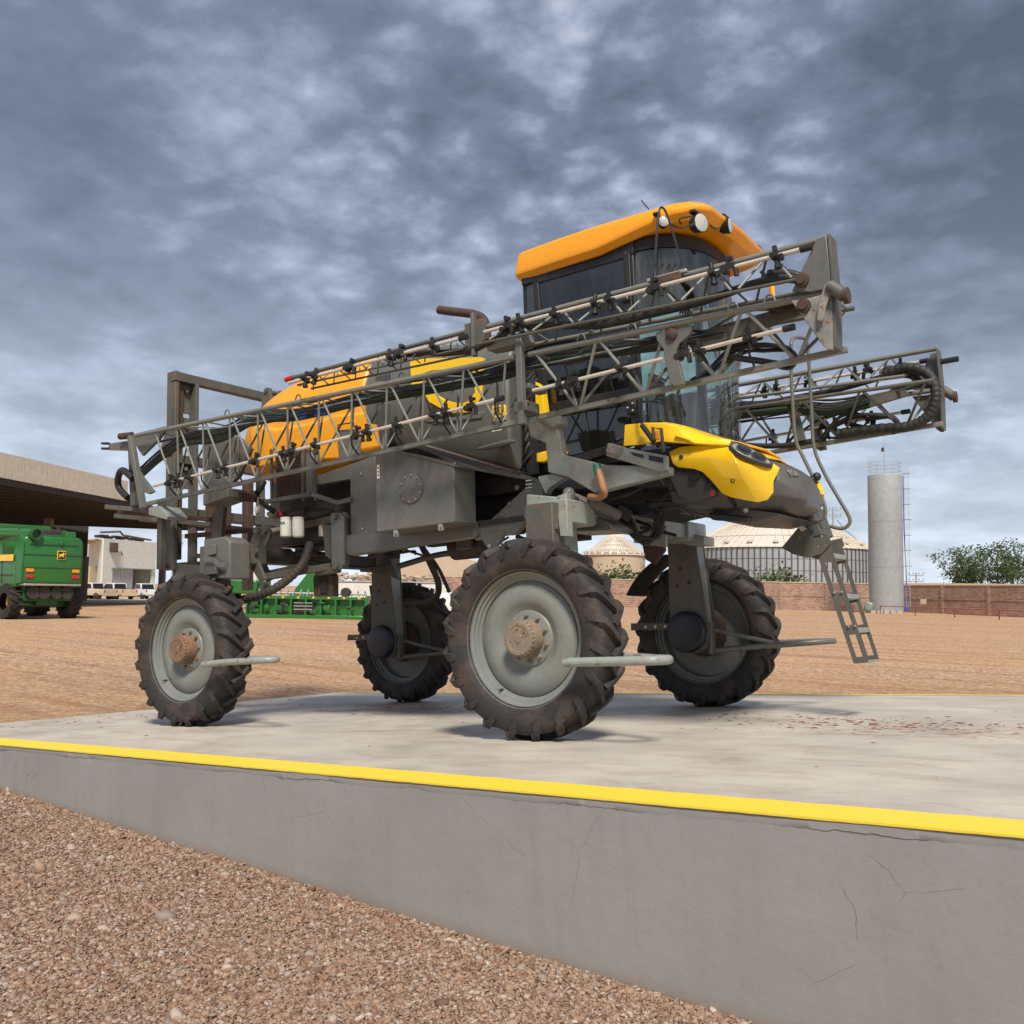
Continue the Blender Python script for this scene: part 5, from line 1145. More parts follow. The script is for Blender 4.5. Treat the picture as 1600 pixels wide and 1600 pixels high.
    MB().prism([MS(*q, 1.72) for q in ((1090, 548), (1100, 515), (1245, 474), (1260, 488), (1180, 518), (1120, 536))], (0, -.04*sg, 0)).build('chord_fishplate', 'greydirty', bo, .004)
    # end plates at the front
    MB().prism([MS(*q, 1.96) for q in ((1276, 373), (1291, 367), (1299, 452), (1288, 452), (1266, 456), (1237, 455))], (0, -.03*sg, 0)).build('end_gusset', 'grey', bo, .006)
    MB().prism([MS(*q, 1.96) for q in ((1236, 470), (1266, 465), (1300, 456), (1302, 546), (1294, 546), (1286, 540))], (0, -.03*sg, 0)).build('end_gusset', 'scratched' if sg < 0 else 'grey', bo, .006)
    e0 = MS(1292, 366, 1.96); e1 = MS(1300, 452, 1.96); e2 = MS(1302, 545, 1.96)
    for pa, pb in ((e0, e1), (e1, e2)):
        MB().hexa([pa+V((0, 0, 0)), pa+V((0, -.17*sg, 0)), pa+V((.02, -.17*sg, 0)), pa+V((.02, .0, 0)), pb+V((0, 0, .01)), pb+V((0, -.17*sg, .01)), pb+V((.02, -.17*sg, .01)), pb+V((.02, 0, .01))]).build('end_plate', 'greydirty', bo, .003)
    for q in ((1253, 438), (1256, 478)): MB().lathe([(.055, 0), (.055, .018), (.035, .02), (.034, .034), (.001, .034)], MS(*q, 1.965), (0, sg, 0), 16).build('pivot_bolt', 'rust', bo)
    MB().prism([MS(*q, 1.985) for q in ((1288, 448), (1296, 440), (1304, 446), (1292, 478), (1288, 500), (1282, 506), (1277, 500), (1280, 475))], (0, .02*sg, 0)).build('pivot_arm', 'scratched' if sg < 0 else 'grey', bo, .008)
    MB().tube([MS(1296, 447, 1.99), MS(1320, 462, 1.99)], .05, 12).build('pivot_tube', 'greydirty', bo)
    MB().disc(MS(1318, 463, 1.99), (1, 0, 0), .06, .04, 18).build('pivot_cap', 'rust', bo)
    MB().prism([MS(*q, 1.8) for q in ((1240, 462), (1262, 456), (1300, 455), (1300, 464), (1262, 466), (1200, 486), (1196, 482))], (0, -.08*sg, 0)).build('fold_link', 'dark', bo, .006)
    # rear end of the boom
    re = [(203, 682), (216, 676), (262, 665), (248, 686), (222, 712), (232, 745), (240, 768), (252, 774), (224, 796), (216, 790), (208, 750), (200, 710)]
    MB().prism([MS(*q, 1.8) for q in re[:5]], (0, -.04*sg, 0)).build('root_plate', 'grey', bo, .005)
    MB().bar(MS(204, 682, 1.82), MS(224, 794, 1.82), .07, .07, (0, 1, 0)).build('root_post', 'grey', bo, .006)
    MB().bar(MS(206, 700, 1.5), MS(210, 790, 1.5), .10, .06, (0, 1, 0)).build('root_post', 'greydirty', bo, .006)
    MB().prism([MS(*q, 1.8) for q in ((216, 735), (222, 745), (240, 768), (232, 772), (222, 768))], (0, -.04*sg, 0)).build('root_plate', 'grey', bo, .005)
    MB().tube([MS(188, 682, 1.8), MS(206, 680, 1.8)], .045, 12).build('root_pivot', 'rust', bo)
    MB().prism([MS(*q, 1.75) for q in ((170, 693), (196, 689), (204, 696), (200, 704), (168, 703))], (0, -.05*sg, 0)).build('root_arm', 'grey', bo, .005)
    for q in ((160, 693), (160, 701)): MB().bar(MS(*q, 1.75), MS(q[0]+10, q[1], 1.75), .04, .03).build('root_clevis', 'black', bo)
    MB().tube([MS(208, 748, 1.6), MS(192, 735, 1.6), MS(185, 745, 1.55), MS(186, 762, 1.5), MS(200, 778, 1.5)], .045, 10, sub=6).build('looped_hose', 'rubberhose', bo)
    # spray pipes and nozzles
    pipes = [((-5.6, 1.86, 2.90), (-.30, 1.86, 3.09)), ((.10, 1.86, 3.10), (2.45, 1.86, 3.17)), ((-3.02, 1.97, 3.72), (-.62, 1.97, 3.72)), ((-.35, 1.97, 3.72), (2.66, 1.97, 3.72))]
    k = 0
    for a, b in pipes:
        a = m(*a); b = m(*b); 
        MB().tube([a, b], .0175, 10).build('spray_pipe', 'steel', bo)
        MB().tube([b-V((.02, 0, 0)), b+V((.07, 0, 0))], .027, 10).build('pipe_cap', 'black', bo)
        L_ = (b-a).length; nn_ = int(L_/.50)
        for i in range(nn_):
            t = (i+.5)/nn_+rng.uniform(-.02, .02); noz(a.lerp(b, t), k); k += 1
            if i % 2 == 0: noz(a.lerp(b, t)+V((.14, 0, .01)), k+1)
    # clips
    for x in [-5.3+.62*i for i in range(13)]:
        if not -.1 < x < .2: MB().tube([m(x, YO+.03, low(x)+.02), m(x, 1.84, low(x)+.10), m(x+.01, 1.86, low(x)+.2)], .01, 6).build('pipe_hanger', 'black', bo)
    # hose bundle running along the truss
    for i, (r_, mt) in enumerate(((.042, 'rubberhose'), (.034, 'greenhose'), (.03, 'greenhose'), (.02, 'rubberhose'), (.02, 'rubberhose'), (.014, 'rubberhose'))):
        oy = rng.uniform(-.05, .05); oz = -.045*i+.06 if i < 3 else rng.uniform(.0, .14)
        P = [MS(215, 745, 1.6), MS(250, 715, 1.62), MS(290, 690, 1.65), MS(345, 683, 1.65), MS(400, 655, 1.66), MS(470, 650, 1.66), MS(560, 628, 1.66), MS(700, 605, 1.66), MS(790, 582, 1.64), MS(850, 560, 1.62), MS(960, 548, 1.62), MS(1040, 535, 1.62), MS(1120, 540, 1.6), MS(1190, 520, 1.6)]
        P = [p+V((0, oy, oz+rng.uniform(-.02, .02))) for p in P]
        MB().tube(P, r_, 8, sub=5).build('hose_line', mt, bo)
    for i in range(3):
        P = [m(x, 1.68+.03*i, top(x)-.05-.02*i+rng.uniform(-.02, .02)) for x in [-5.8+.55*j for j in range(15)]]
        MB().tube(P, .010, 6, sub=3).build('cable', 'black' if i else 'greylight', bo)
    for x in (-3.2, -2.9):
        MB().tube([m(x, 1.68, top(x)-.1), m(x+.16, 1.68, top(x)-.11)], .036, 8).build('hose_tape', 'blue', bo)
    # thick black hose feeding the folded section
    P = [MS(628, 553, 1.9), MS(700, 551, 1.9), MS(745, 543, 1.9), MS(800, 515, 1.9), MS(850, 508, 1.9), MS(930, 508, 1.9), MS(1010, 492, 1.88), MS(1100, 470, 1.86), MS(1190, 440, 1.85), MS(1240, 436, 1.82), MS(1262, 445, 1.8)]
    MB().tube(P, .034, 10, sub=5).build('feed_hose', 'rubberhose', bo)
    MB().tube([MS(1200, 428, 1.78), MS(1235, 428, 1.78), MS(1262, 440, 1.75), MS(1278, 460, 1.7)], .034, 10, sub=5).build('feed_hose', 'rubberhose', bo)
    # loops of hose round the middle bracket and out at the front
    for i in range(3):
        P = [MS(1080+8*i, 598-4*i, 1.7), MS(1110, 578, 1.6), MS(1140+10*i, 548, 1.6), MS(1190, 538+3*i, 1.62), MS(1228, 542, 1.65), MS(1240, 560, 1.66), MS(1226, 566+3*i, 1.68), MS(1180, 562, 1.7), MS(1130, 556, 1.7)]
        MB().tube([p+V((0, .03*i, rng.uniform(-.02, .02))) for p in P], .018, 8, sub=6).build('looped_hose', 'rubberhose', bo)
    if sg > 0:
        P = [V((2.30, 1.66, 3.56)), V((2.55, 1.64, 3.60)), V((2.78, 1.62, 3.48)), V((2.84, 1.60, 3.25)), V((2.76, 1.60, 3.05)), V((2.55, 1.62, 2.96)), V((2.2, 1.66, 2.99)), V((1.8, 1.66, 3.0))]
        MB().tube(P, lambda t: .055+.004*math.sin(t*190), 12, sub=16).build('wrapped_hose', 'rubberhose', bo)
        MB().tube([V((1.2, 1.7, 3.0)), V((1.6, 1.7, 3.2)), V((1.9, 1.7, 3.25)), V((2.1, 1.7, 3.1)), V((1.9, 1.7, 2.96)), V((1.6, 1.7, 2.99))], .014, 8, sub=6).build('looped_hose', 'rubberhose', bo)
        P = [V((-.5+.35*j, 1.62, 3.02+.08*math.sin(j*.9))) for j in range(7)]
        MB().tube(P, .032, 10, sub=5).build('feed_hose', 'rubberhose', bo)
        MB().tube([V((2.84, 1.9, 3.66)), V((3.04, 1.9, 3.66))], .03, 10).build('end_lamp', 'black', bo)
    for x in (.6, 1.1, 2.0, 2.3, -1.5, -3.0, -4.2):
        MB().tube([m(x, YT, top(x)), m(x+.03, YT, top(x)+.07), m(x+.08, YT, top(x)+.07), m(x+.1, YT, top(x))], .008, 6, sub=3).build('hose_hook', 'grey', bo)
    return bo
nb = boom(-1); fb = boom(1)
# cable running from the cab roof down to the near boom, and the valve there
MB().tube([S(1028, 450, -1.9), S(1024, 420, -1.6), S(1026, 370, -1.2), S(1030, 330, -1.0), S(1036, 325, -1.0), S(1044, 340, -1.1), S(1056, 380, -1.4), S(1070, 425, -1.8), S(1072, 445, -1.9)], .011, 6, sub=6).build('looped_cable', 'black', spr)
MB().box(S(1042, 437, -1.93), (.28, .07, .07)).build('valve_block', 'rust', spr, .01)
MB().box(S(1042, 431, -1.93), (.36, .04, .03)).build('valve_plate', 'bolt', spr, .005)
for x in (1024, 1034, 1044, 1054, 1062): MB().tube([S(x, 434, -1.93), S(x-2, 420, -1.93), S(x+3, 412, -1.92)], .009, 6, sub=3).build('valve_tail', 'black', spr)
for k in range(4): MB().tube([S(1062+k*3, 440, -1.9), S(1075+3*k, 462, -1.75), S(1062+4*k, 490, -1.7)], .008, 6, sub=3).build('cable', 'black', spr)

# ================================================================== BACKGROUND
GZ = -.45
def grow(px, py=None, dist=60): p = D(px, 930, dist); return V((p.x, p.y, GZ))
def local(base, toward=None, rz=0): pass
def heading(px):                       # horizontal unit vectors: away from the camera, and to the right
    d = _ray(px, 900); a = V((d.x, d.y, 0)).normalized(); return a, V((a.y, -a.x, 0))
def zat(px, py, dist): return D(px, py, dist).z
def xf(o, base, xd):                   # place an object built in local axes: x along xd, z up
    xd = V(xd).normalized(); yd = V((-xd.y, xd.x, 0)); mm = Matrix.Identity(4)
    for i in range(3): mm[i][0] = xd[i]; mm[i][1] = yd[i]; mm[i][3] = base[i]
    o.matrix_world = mm; return o

# -------- canopy warehouse on the left
wh = empty('canopy_warehouse')
Lf = D(-60, 740, 62); Rt = D(199, 760, 78); bk = D(330, 826, 98)
u_ = V((Rt.x-Lf.x, Rt.y-Lf.y, 0)); ux_ = u_.normalized(); Lw = u_.length
xf(wh, (Rt.x, Rt.y, GZ), ux_)
tag(wh, 'large open canopy warehouse with a beige sheet metal fascia and dark underside, far left', 'warehouse')
zt = zat(199, 752, 78)-GZ; zb = zat(199, 783, 78)-GZ
bl = V((bk.x-Rt.x, bk.y-Rt.y, 0)); yd_ = V((-ux_.y, ux_.x, 0)); bx_, by_ = bl.dot(ux_), bl.dot(yd_)
by_ = abs(by_)
X0 = -Lw-25
npan = 120
for k in range(60):
    x1 = -k*.62; 
    MB().box((x1-.31, 0, (zt+zb)/2), (.585, .10, zt-zb)).build('fascia_panel', 'fascia', wh)
MB().box(((X0-37)/2, .08, (zt+zb)/2), (abs(X0+37.2), .1, zt-zb)).build('fascia', 'fascia', wh)
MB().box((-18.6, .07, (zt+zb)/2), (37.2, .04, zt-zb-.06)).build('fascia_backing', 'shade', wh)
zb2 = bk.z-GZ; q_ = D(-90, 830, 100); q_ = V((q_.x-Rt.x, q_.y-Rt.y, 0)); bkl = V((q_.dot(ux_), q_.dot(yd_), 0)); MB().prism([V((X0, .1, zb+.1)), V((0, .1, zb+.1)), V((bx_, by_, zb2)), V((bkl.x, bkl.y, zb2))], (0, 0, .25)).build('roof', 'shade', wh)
for k in range(13):
    f = k/13; 
    MB().bar((X0+(bkl.x-X0)*f, .15+(bkl.y-.15)*f, zb+(zb2-zb)*f-.15), (bx_*f, by_*f+.15, zb+(zb2-zb)*f-.15), .25, .5).build('truss_girder', 'shade', wh)
rng = random.Random(5)
for k in range(26):
    f = k/25
    MB().bar((-1-k*1.6, .5, zb), (bx_+(bkl.x-bx_)*(k+.6)/27, by_+(bkl.y-by_)*(k+.6)/27-.3, zb2-.05), .2, .2).build('purlin', 'shade', wh)
for q, dd in (((70, 0), 78), ((252, 0), 96), ((130, 0), 96)):
    p = D(q[0], 930, dd); r_ = V((p.x-Rt.x, p.y-Rt.y, 0)); lx, ly = r_.dot(ux_), r_.dot(yd_)
    zc_ = zb+(zb2-zb)*ly/by_; MB().box((lx, ly, zc_/2), (.5, .5, zc_)).build('column', 'wood', wh, .02)
# back wall, its near-black colour standing in for the unlit interior
def whl(px, dist): p = D(px, 930, dist); r_ = V((p.x-Rt.x, p.y-Rt.y, 0)); return V((r_.dot(ux_), r_.dot(yd_), 0))
wa, wb_ = whl(-88, 99.5), whl(133, 99)
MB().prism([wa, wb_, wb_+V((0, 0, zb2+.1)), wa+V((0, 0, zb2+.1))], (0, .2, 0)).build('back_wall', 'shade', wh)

# -------- white building
wb = empty('white_building')
A0 = D(131, 930, 138); B0 = D(158, 930, 120); C0 = D(241, 930, 128)
base = V((B0.x, B0.y, GZ)); xd = V((C0.x-B0.x, C0.y-B0.y, 0)); W_ = xd.length; xd.normalize(); yd = V((-xd.y, xd.x, 0))
xf(wb, base, xd); tag(wb, 'white rendered building with a boxed air conditioner and a grey corrugated door', 'building')
H_ = zat(158, 841, 120)-GZ
dp = V((A0.x-B0.x, A0.y-B0.y, 0)); ax_, ay_ = dp.dot(xd), dp.dot(yd)
px2x = lambda px: (px-158)/(241-158)*W_
dz0, dz1 = zat(200, 889, 124)-GZ, 0
b = MB(); o0, o1 = px2x(173), px2x(235)
b.box((o0/2, .1, H_/2), (o0, .2, H_)); b.box(((o1+W_)/2, .1, H_/2), (W_-o1, .2, H_)); b.box(((o0+o1)/2, .1, (H_+dz0)/2), (o1-o0, .2, H_-dz0)); b.build('front_wall', 'whitewall', wb)
MB().prism([V((0, .2, 0)), V((ax_, ay_, 0)), V((ax_, ay_, H_)), V((0, .2, H_))], (.15, 0, 0)).build('side_wall', 'whitewall', wb)
MB().box((W_+.0, 5, H_/2), (.2, 9.7, H_)).build('side_wall', 'whitewall', wb)
MB().box(((o0+o1)/2, 3, dz0/2), (o1-o0+.5, .2, dz0+.5)).build('interior_wall', 'beige', wb)
MB().box((W_/2, 5, H_-.1), (W_-.3, 9.5, .15)).build('roof', 'beige', wb)
b = MB(); dw = px2x(206)-o0
for k in range(14): b.box((o0+dw*(k+.5)/14, .12+.04*(k % 2), dz0/2), (dw/14*.92, .05, dz0-.05))
b.build('corrugated_door', 'silowall', wb)
MB().box(((o0+o1)/2, -.1, dz0+.06), (o1-o0+.6, .3, .1)).build('door_canopy', 'silowall', wb)
ac = empty('air_conditioner'); xf(ac, base+xd*px2x(170), xd); tag(ac, 'boxed brown air conditioner hung on the white building', 'air conditioner')
zc = zat(170, 855, 120.5)-GZ
MB().box((0, -.3, zc), (.8, .6, 1.1)).build('case', 'rust', ac, .03)
for k in range(5): MB().box((-.28+.14*k, -.62, zc), (.05, .03, .9)).build('louvre', 'wood', ac)
MB().tube([V((.4, -.2, zc-.4)), V((1.2, -.1, zc-.5)), V((1.6, -.1, zc-.45)), V((1.9, -.1, zc-.8))], .06, 6).build('drain_pipe', 'wood', ac)
# clutter along the roof line of the building
cl = empty('roof_pipework'); xf(cl, base, xd); tag(cl, 'dark pipes and ducts lying along the roof of the white building', 'pipework')
for k in range(9):
    x = W_*(.05+.1*k); MB().box((x, 1+.2*(k % 3), H_+.25+.1*(k % 2)), (W_*.12, .5, .3)).build('duct', 'shade', cl)
MB().tube([V((0, .5, H_+.7)), V((W_*.35, .5, H_+1.0)), V((W_*.4, .5, H_+.6)), V((W_*.95, .5, H_+.3))], .12, 8).build('pipe', 'wood', cl)

# -------- pickups
def pickup(px, dist, turn, mud, label, suv=False):
    t = empty('pickup_truck'); p = D(px, 930, dist); a, r_ = heading(px)
    h = (a*math.cos(turn)-r_*math.sin(turn)); xf(t, (p.x, p.y, GZ), h)
    tag(t, label, 'pickup truck', 'white pickups parked in front of the white building')
    bm_ = 'carmud' if mud else 'carwhite'
    sec = [(-2.6, .55, 1.05), (-2.55, .5, 1.1), (-.9, .45, 1.12), (-.85, .45, 1.12), (1.0, .45, 1.1), (2.3, .5, 1.02), (2.6, .6, .85)]
    b = MB().loft([[V((x, -.9, z0)), V((x, -.92, (z0+z1)/2)), V((x, -.86, z1)), V((x, .86, z1)), V((x, .92, (z0+z1)/2)), V((x, .9, z0))] for x, z0, z1 in sec], True, False); b.build('body', bm_, t, .05)
    c = MB().loft([[V((x, -w, z)) , V((x, w, z)), V((x, w, z+.02)), V((x, -w, z+.02))] for x, w, z in ((0, 0.01, 0),)], False) if False else None
    cb = [(-.9, 1.1), (-.75, 1.72), (.55, 1.74), (1.25, 1.1)]
    MB().prism([V((x, -.78, z)) for x, z in cb], (0, 1.56, 0)).build('cabin', 'carwhite', t, .06)
    MB().prism([V((x, -.80, z)) for x, z in ((-.78, 1.16), (-.68, 1.62), (.5, 1.64), (1.02, 1.16))], (0, 1.60, 0)).build('side_glass', 'carglass', t)
    MB().hexa([V(q) for q in ((-.93, -.66, 1.16), (-.93, .66, 1.16), (-.9, .66, 1.16), (-.9, -.66, 1.16), (-.79, -.62, 1.66), (-.79, .62, 1.66), (-.74, .62, 1.66), (-.74, -.62, 1.66))]).build('rear_glass', 'carglass', t)
    for s in (-1, 1):
        for x in (-1.55, 1.65):
            w = MB(); w.lathe([(.22, -.11), (.35, -.11), (.37, -.07), (.37, .07), (.35, .11), (.22, .11), (.2, .03), (.01, .04)], (x, s*.82, .37), (0, s, 0), 20); w.build('wheel', 'trunkgrey', t)
        MB().box((-2.58, s*.78, .92), (.06, .14, .28)).build('tail_light', 'red', t)
    MB().box((-2.66, 0, .50), (.1, 1.7, .18)).build('bumper', bm_ if mud else 'bolt', t, .02)
    MB().box((-1.7, 0, 1.13), (1.5, 1.5, .04)).build('bed_floor', 'shade', t)
    return t
pickup(143, 107, .75, True, 'dusty white pickup nearest the green harvester, its sides caked in orange mud')
pickup(180, 108.5, .55, True, 'mud-caked white pickup in the middle of the row, orange tailgate')
pickup(226, 112, .35, False, 'clean white pickup at the right end of the row, by the dark doorway')
pickup(116, 111, .8, False, 'white pickup mostly hidden behind the green harvester')

# -------- combine harvester
cb = empty('combine_harvester'); pc = D(80, 930, 50); a, r_ = heading(80); h = (a*math.cos(.45)-r_*math.sin(.45)); xf(cb, (pc.x, pc.y, GZ), h)
tag(cb, 'green combine harvester seen from behind with a leaping deer badge on its rear hood', 'combine harvester')
# local: x forward (away), y left
def hoodring(x, hw, zb, zt, ch): return [V((x, -hw, zb)), V((x, -hw-.02, (zb+zt)/2)), V((x, -hw+.04, zt-ch)), V((x, -hw+ch, zt)), V((x, hw-ch, zt)), V((x, hw-.04, zt-ch)), V((x, hw+.02, (zb+zt)/2)), V((x, hw, zb))]
MB().loft([hoodring(-.05, 1.32, 1.75, 3.75, .16), hoodring(.0, 1.42, 1.68, 3.86, .16), hoodring(.5, 1.46, 1.6, 3.92, .12)], True, True).build('rear_hood', 'green', cb, .05)
MB().loft([hoodring(.53, 1.44, 1.5, 3.6, .10), hoodring(6.0, 1.5, 1.3, 3.6, .1)], True, False).build('body_side', 'green', cb, .04)
MB().box((2.4, 0, 3.75), (3.6, 2.6, .5)).build('engine_deck', 'greendark', cb, .05)
MB().box((.45, -.9, 4.0), (.5, .5, .35)).build('air_intake', 'green', cb, .04)
MB().box((4.6, 0, 4.1), (2.6, 2.8, .9)).build('grain_tank', 'green', cb, .05)
MB().box((-.06, 0, 2.42), (.03, 2.74, .05)).build('hood_moulding', 'greendark', cb, .01)
MB().box((-.065, 0, 3.02), (.03, 2.76, .05)).build('hood_moulding', 'greendark', cb, .01)
for s in (-1, 1):
    for z in (2.28, 2.0): MB().box((-.08, s*1.08, z), (.05, .36, .16)).build('tail_light', 'amber' if z > 2.1 else 'red', cb, .02)
bd = MB().box((-.085, -.35, 3.02), (.03, .42, .42)).build('badge', 'yellow', cb, .06)
MB().box((-.105, -.35, 3.02), (.012, .36, .36)).build('badge_field', 'black', bd, .04)
deer = [(-.15, .02), (-.10, .06), (-.02, .05), (.04, .09), (.07, .15), (.085, .10), (.12, .10), (.15, .06), (.10, .03), (.06, -.03), (.12, -.09), (.09, -.10), (.02, -.05), (-.06, -.04), (-.10, -.10), (-.14, -.12), (-.10, -.05), (-.12, .0)]
MB().prism([V((-.113, -.35+y*-1, 3.02+z)) for y, z in deer], (-.006, 0, 0)).build('badge_deer', 'yellow', bd)
MB().box((-.07, -.35, 3.55), (.10, .20, .22)).build('beacon', 'greendark', cb, .05)
MB().box((.3, 0, 1.62), (.9, 2.7, .10)).build('rear_lip', 'bolt', cb, .03)
MB().box((.9, 0, 1.25), (1.2, 2.3, .8)).build('straw_chopper', 'greendark', cb, .05)
for y in (-.8, -.3, .3, .8): MB().disc((.15, y, 1.25), (-1, 0, 0), .3, .1, 20).build('spreader_disc', 'shade', cb)
MB().box((1.2, 0, .72), (.5, 2.6, .32)).build('rear_axle', 'greendark', cb, .03)
MB().box((.5, 0, .9), (.3, 1.0, .5)).build('hitch', 'greendark', cb, .05)
def agwheel(x, y, r, w, name='wheel'):
    wo = empty(name, (x, y, r), 0, cb); b = MB(); b.lathe([(r*.5, -w*.45), (r*.8, -w*.5), (r*.93, -w*.42), (r*.94, w*.42), (r*.8, w*.5), (r*.5, w*.45)], (0, 0, 0), (0, 1, 0), 36)
    for i in range(32):
        a0 = math.pi*2*i/32; hh = 1 if i % 2 else -1
        p0 = V((math.cos(a0+.2)*r, 0, math.sin(a0+.2)*r)); p1 = V((math.cos(a0)*r*.985, hh*w*.5, math.sin(a0)*r*.985)); b.bar(p0*.97, p1*.97, .06, .09, (math.cos(a0), 0, math.sin(a0)))
    b.build('tyre', 'trunkgrey', wo); MB().lathe([(r*.52, -w*.4), (r*.45, 0), (.01, .0)], (0, 0, 0), (0, 1, 0), 24).build('rim', 'yellow', wo)
agwheel(1.2, -1.45, .82, .6); agwheel(1.2, 1.35, .82, .6); agwheel(5.0, -1.7, 1.0, .8); agwheel(5.0, 1.9, 1.0, .8)
MB().tube([V((-.0, .95, 3.95)), V((6.5, 1.6, 4.15))], .26, 18).build('unloading_auger', 'green', cb)
MB().lathe([(.29, 0), (.29, -.25), (.23, -.26), (.22, -.1), (.01, -.08)], V((.02, .95, 3.95)), V((1, .1, .03)), 20).build('auger_mouth', 'greendark', cb)
MB().box((2.2, 1.52, 2.85), (3.0, .03, .3)).build('yellow_stripe', 'yellow', cb, .01)
MB().lathe([(1.25, -.1), (1.25, .1), (1.15, .1), (1.15, -.1)], (5.0, 1.62, 1.0), (0, 1, 0), 28).build('fender', 'green', cb)
for k in range(6): MB().box((1.0+.16*k, 1.47, 3.15), (.09, .03, .5)).build('grille_bar', 'greendark', cb)
for x in (1.9, 3.4, 4.9): MB().box((x, 1.475, 2.6), (.03, .03, 1.9)).build('panel_gap', 'shade', cb)
MB().box((3.2, 1.475, 2.05), (4.8, .03, .05)).build('panel_gap', 'shade', cb)
MB().box((-.075, 0, 3.5), (.03, 2.3, .03)).build('hood_seam', 'greendark', cb)
for y in (-1.38, 1.38): MB().box((-.03, y, 2.7), (.05, .03, 1.8)).build('hood_seam', 'greendark', cb)
for k in range(7): MB().tube([V((.3, -.9+.3*k, 1.55)), V((.15, -.85+.3*k, 1.3)), V((.4, -.8+.3*k, .95))], .03, 6, sub=3).build('hose', 'shade', cb)
for k in range(4): MB().box((.45, 1.0, .7+.3*k), (.3, .5, .04)).build('ladder_step', 'greendark', cb)
MB().box((1.6, -.6, 4.12), (1.4, .9, .3)).build('exhaust_cover', 'shade', cb, .05)
MB().tube([V((1.9, -1.1, 4.0)), V((1.9, -1.1, 4.5))], .09, 10).build('exhaust_pipe', 'shade', cb)
for y in (1.2, -.9): MB().bar((1.0, y, 3.9), (1.0, y, 4.3), .05, .05).build('guard_rail', 'greendark', cb)

# -------- header on the ground
hd = empty('harvester_header'); pl_ = D(385, 930, 54); pr_ = D(575, 930, 52); base = V((pl_.x, pl_.y, GZ)); xd = V((pr_.x-pl_.x, pr_.y-pl_.y, 0)); HW = xd.length; xf(hd, base, xd)
tag(hd, 'wide green harvester header resting on the gravel behind the sprayer', 'harvester header')
MB().box((HW/2, 0, .1), (HW, .35, .22)).build('lower_beam', 'green', hd, .02)
MB().box((HW/2, .1, 1.12), (HW, .3, .18)).build('upper_beam', 'green', hd, .02)
MB().box((HW/2, .25, .6), (HW, .06, .95)).build('back_sheet', 'green', hd)
for k in range(9):
    x = HW*(k+.1)/8.2; MB().box((x, -.02, .6), (.10, .3, .95)).build('rib', 'green', hd, .01)
for x in (.04, HW-.04): MB().prism([V((x, -.2, 0)), V((x, .6, 0)), V((x, 1.3, .35)), V((x, 1.0, 1.25)), V((x, -.15, 1.3))], (.08, 0, 0)).build('end_sheet', 'green', hd, .02)
MB().box((HW*.48, -.1, .62), (HW*.16, .1, .5)).build('feeder_opening', 'shade', hd)
for z in (.5, .68, .85): MB().box((HW*.48, -.18, z), (HW*.15, .05, .05)).build('feeder_bar', 'bolt', hd)
MB().tube([V((.3, .9, 1.35)), V((HW-.3, .9, 1.35))], .06, 8).build('reel_tube', 'bolt', hd)
for k in range(16):
    x = .4+(HW-.8)*k/15; MB().tube([V((x, .6, 1.2)), V((x, .9, 1.55)), V((x, 1.25, 1.3)), V((x, .9, 1.0)), V((x, .6, 1.2))], .03, 5).build('reel_arm', 'silowall', hd)
for k in range(8): MB().box((HW*(k+.5)/8, -.17, 1.14), (.12, .02, .08)).build('marker', 'yellow', hd)
rng = random.Random(8)
for k in range(22):
    x = rng.uniform(.3, HW-.4); MB().box((x, -.15+rng.uniform(-.05, .1), rng.uniform(.35, .9)), (rng.uniform(.1, .4), .15, rng.uniform(.08, .3))).build('gear_case', rng.choice(('greendark', 'shade', 'green')), hd, .02)
MB().disc((HW*.80, .3, 1.45), (0, 1, 0), .25, .3, 16).build('drive_pulley', 'shade', hd)
# second machine behind it: green elevator spout and a small green cab
sp_ = empty('unloading_spout'); xf(sp_, D(470, 930, 60)*1.0*V((1, 1, 0)).to_tuple()[0] if False else V((D(470, 930, 60).x, D(470, 930, 60).y, GZ)), xd)
tag(sp_, 'slanting green machine spout standing behind the header', 'farm machine')
MB().prism([V((-1.3, 0, .5)), V((.9, 0, .5)), V((1.0, 0, 2.4)), V((.7, 0, 3.0)), V((-.2, 0, 1.8))], (0, 1.2, 0)).build('spout', 'green', sp_, .05)
MB().box((0, .6, .4), (2.0, 1.0, .8)).build('base_frame', 'greendark', sp_, .05)
tr = empty('tractor'); xf(tr, V((D(390, 930, 75).x, D(390, 930, 75).y, GZ)), xd); tag(tr, 'distant green tractor with a pale cab, seen under the sprayer near its rear wheel', 'tractor')
MB().box((0, 0, 1.6), (2.2, 3.2, 1.0)).build('bonnet', 'green', tr, .1); MB().prism([V((-.9, -1, 2.0)), V((.9, -1, 2.0)), V((.7, -1, 3.3)), V((-.7, -1, 3.3))], (0, 1.6, 0)).build('cabin', 'whitewall', tr, .05)
MB().box((0, -.2, 3.4), (1.8, 1.9, .2)).build('roof', 'green', tr, .05)
for s in (-1, 1): MB().lathe([(.4, -.3), (.9, -.3), (1.0, -.2), (1.0, .2), (.9, .3), (.4, .3)], (s*1.15, -.4, 1.0), (1, 0, 0), 24).build('wheel', 'trunkgrey', tr)

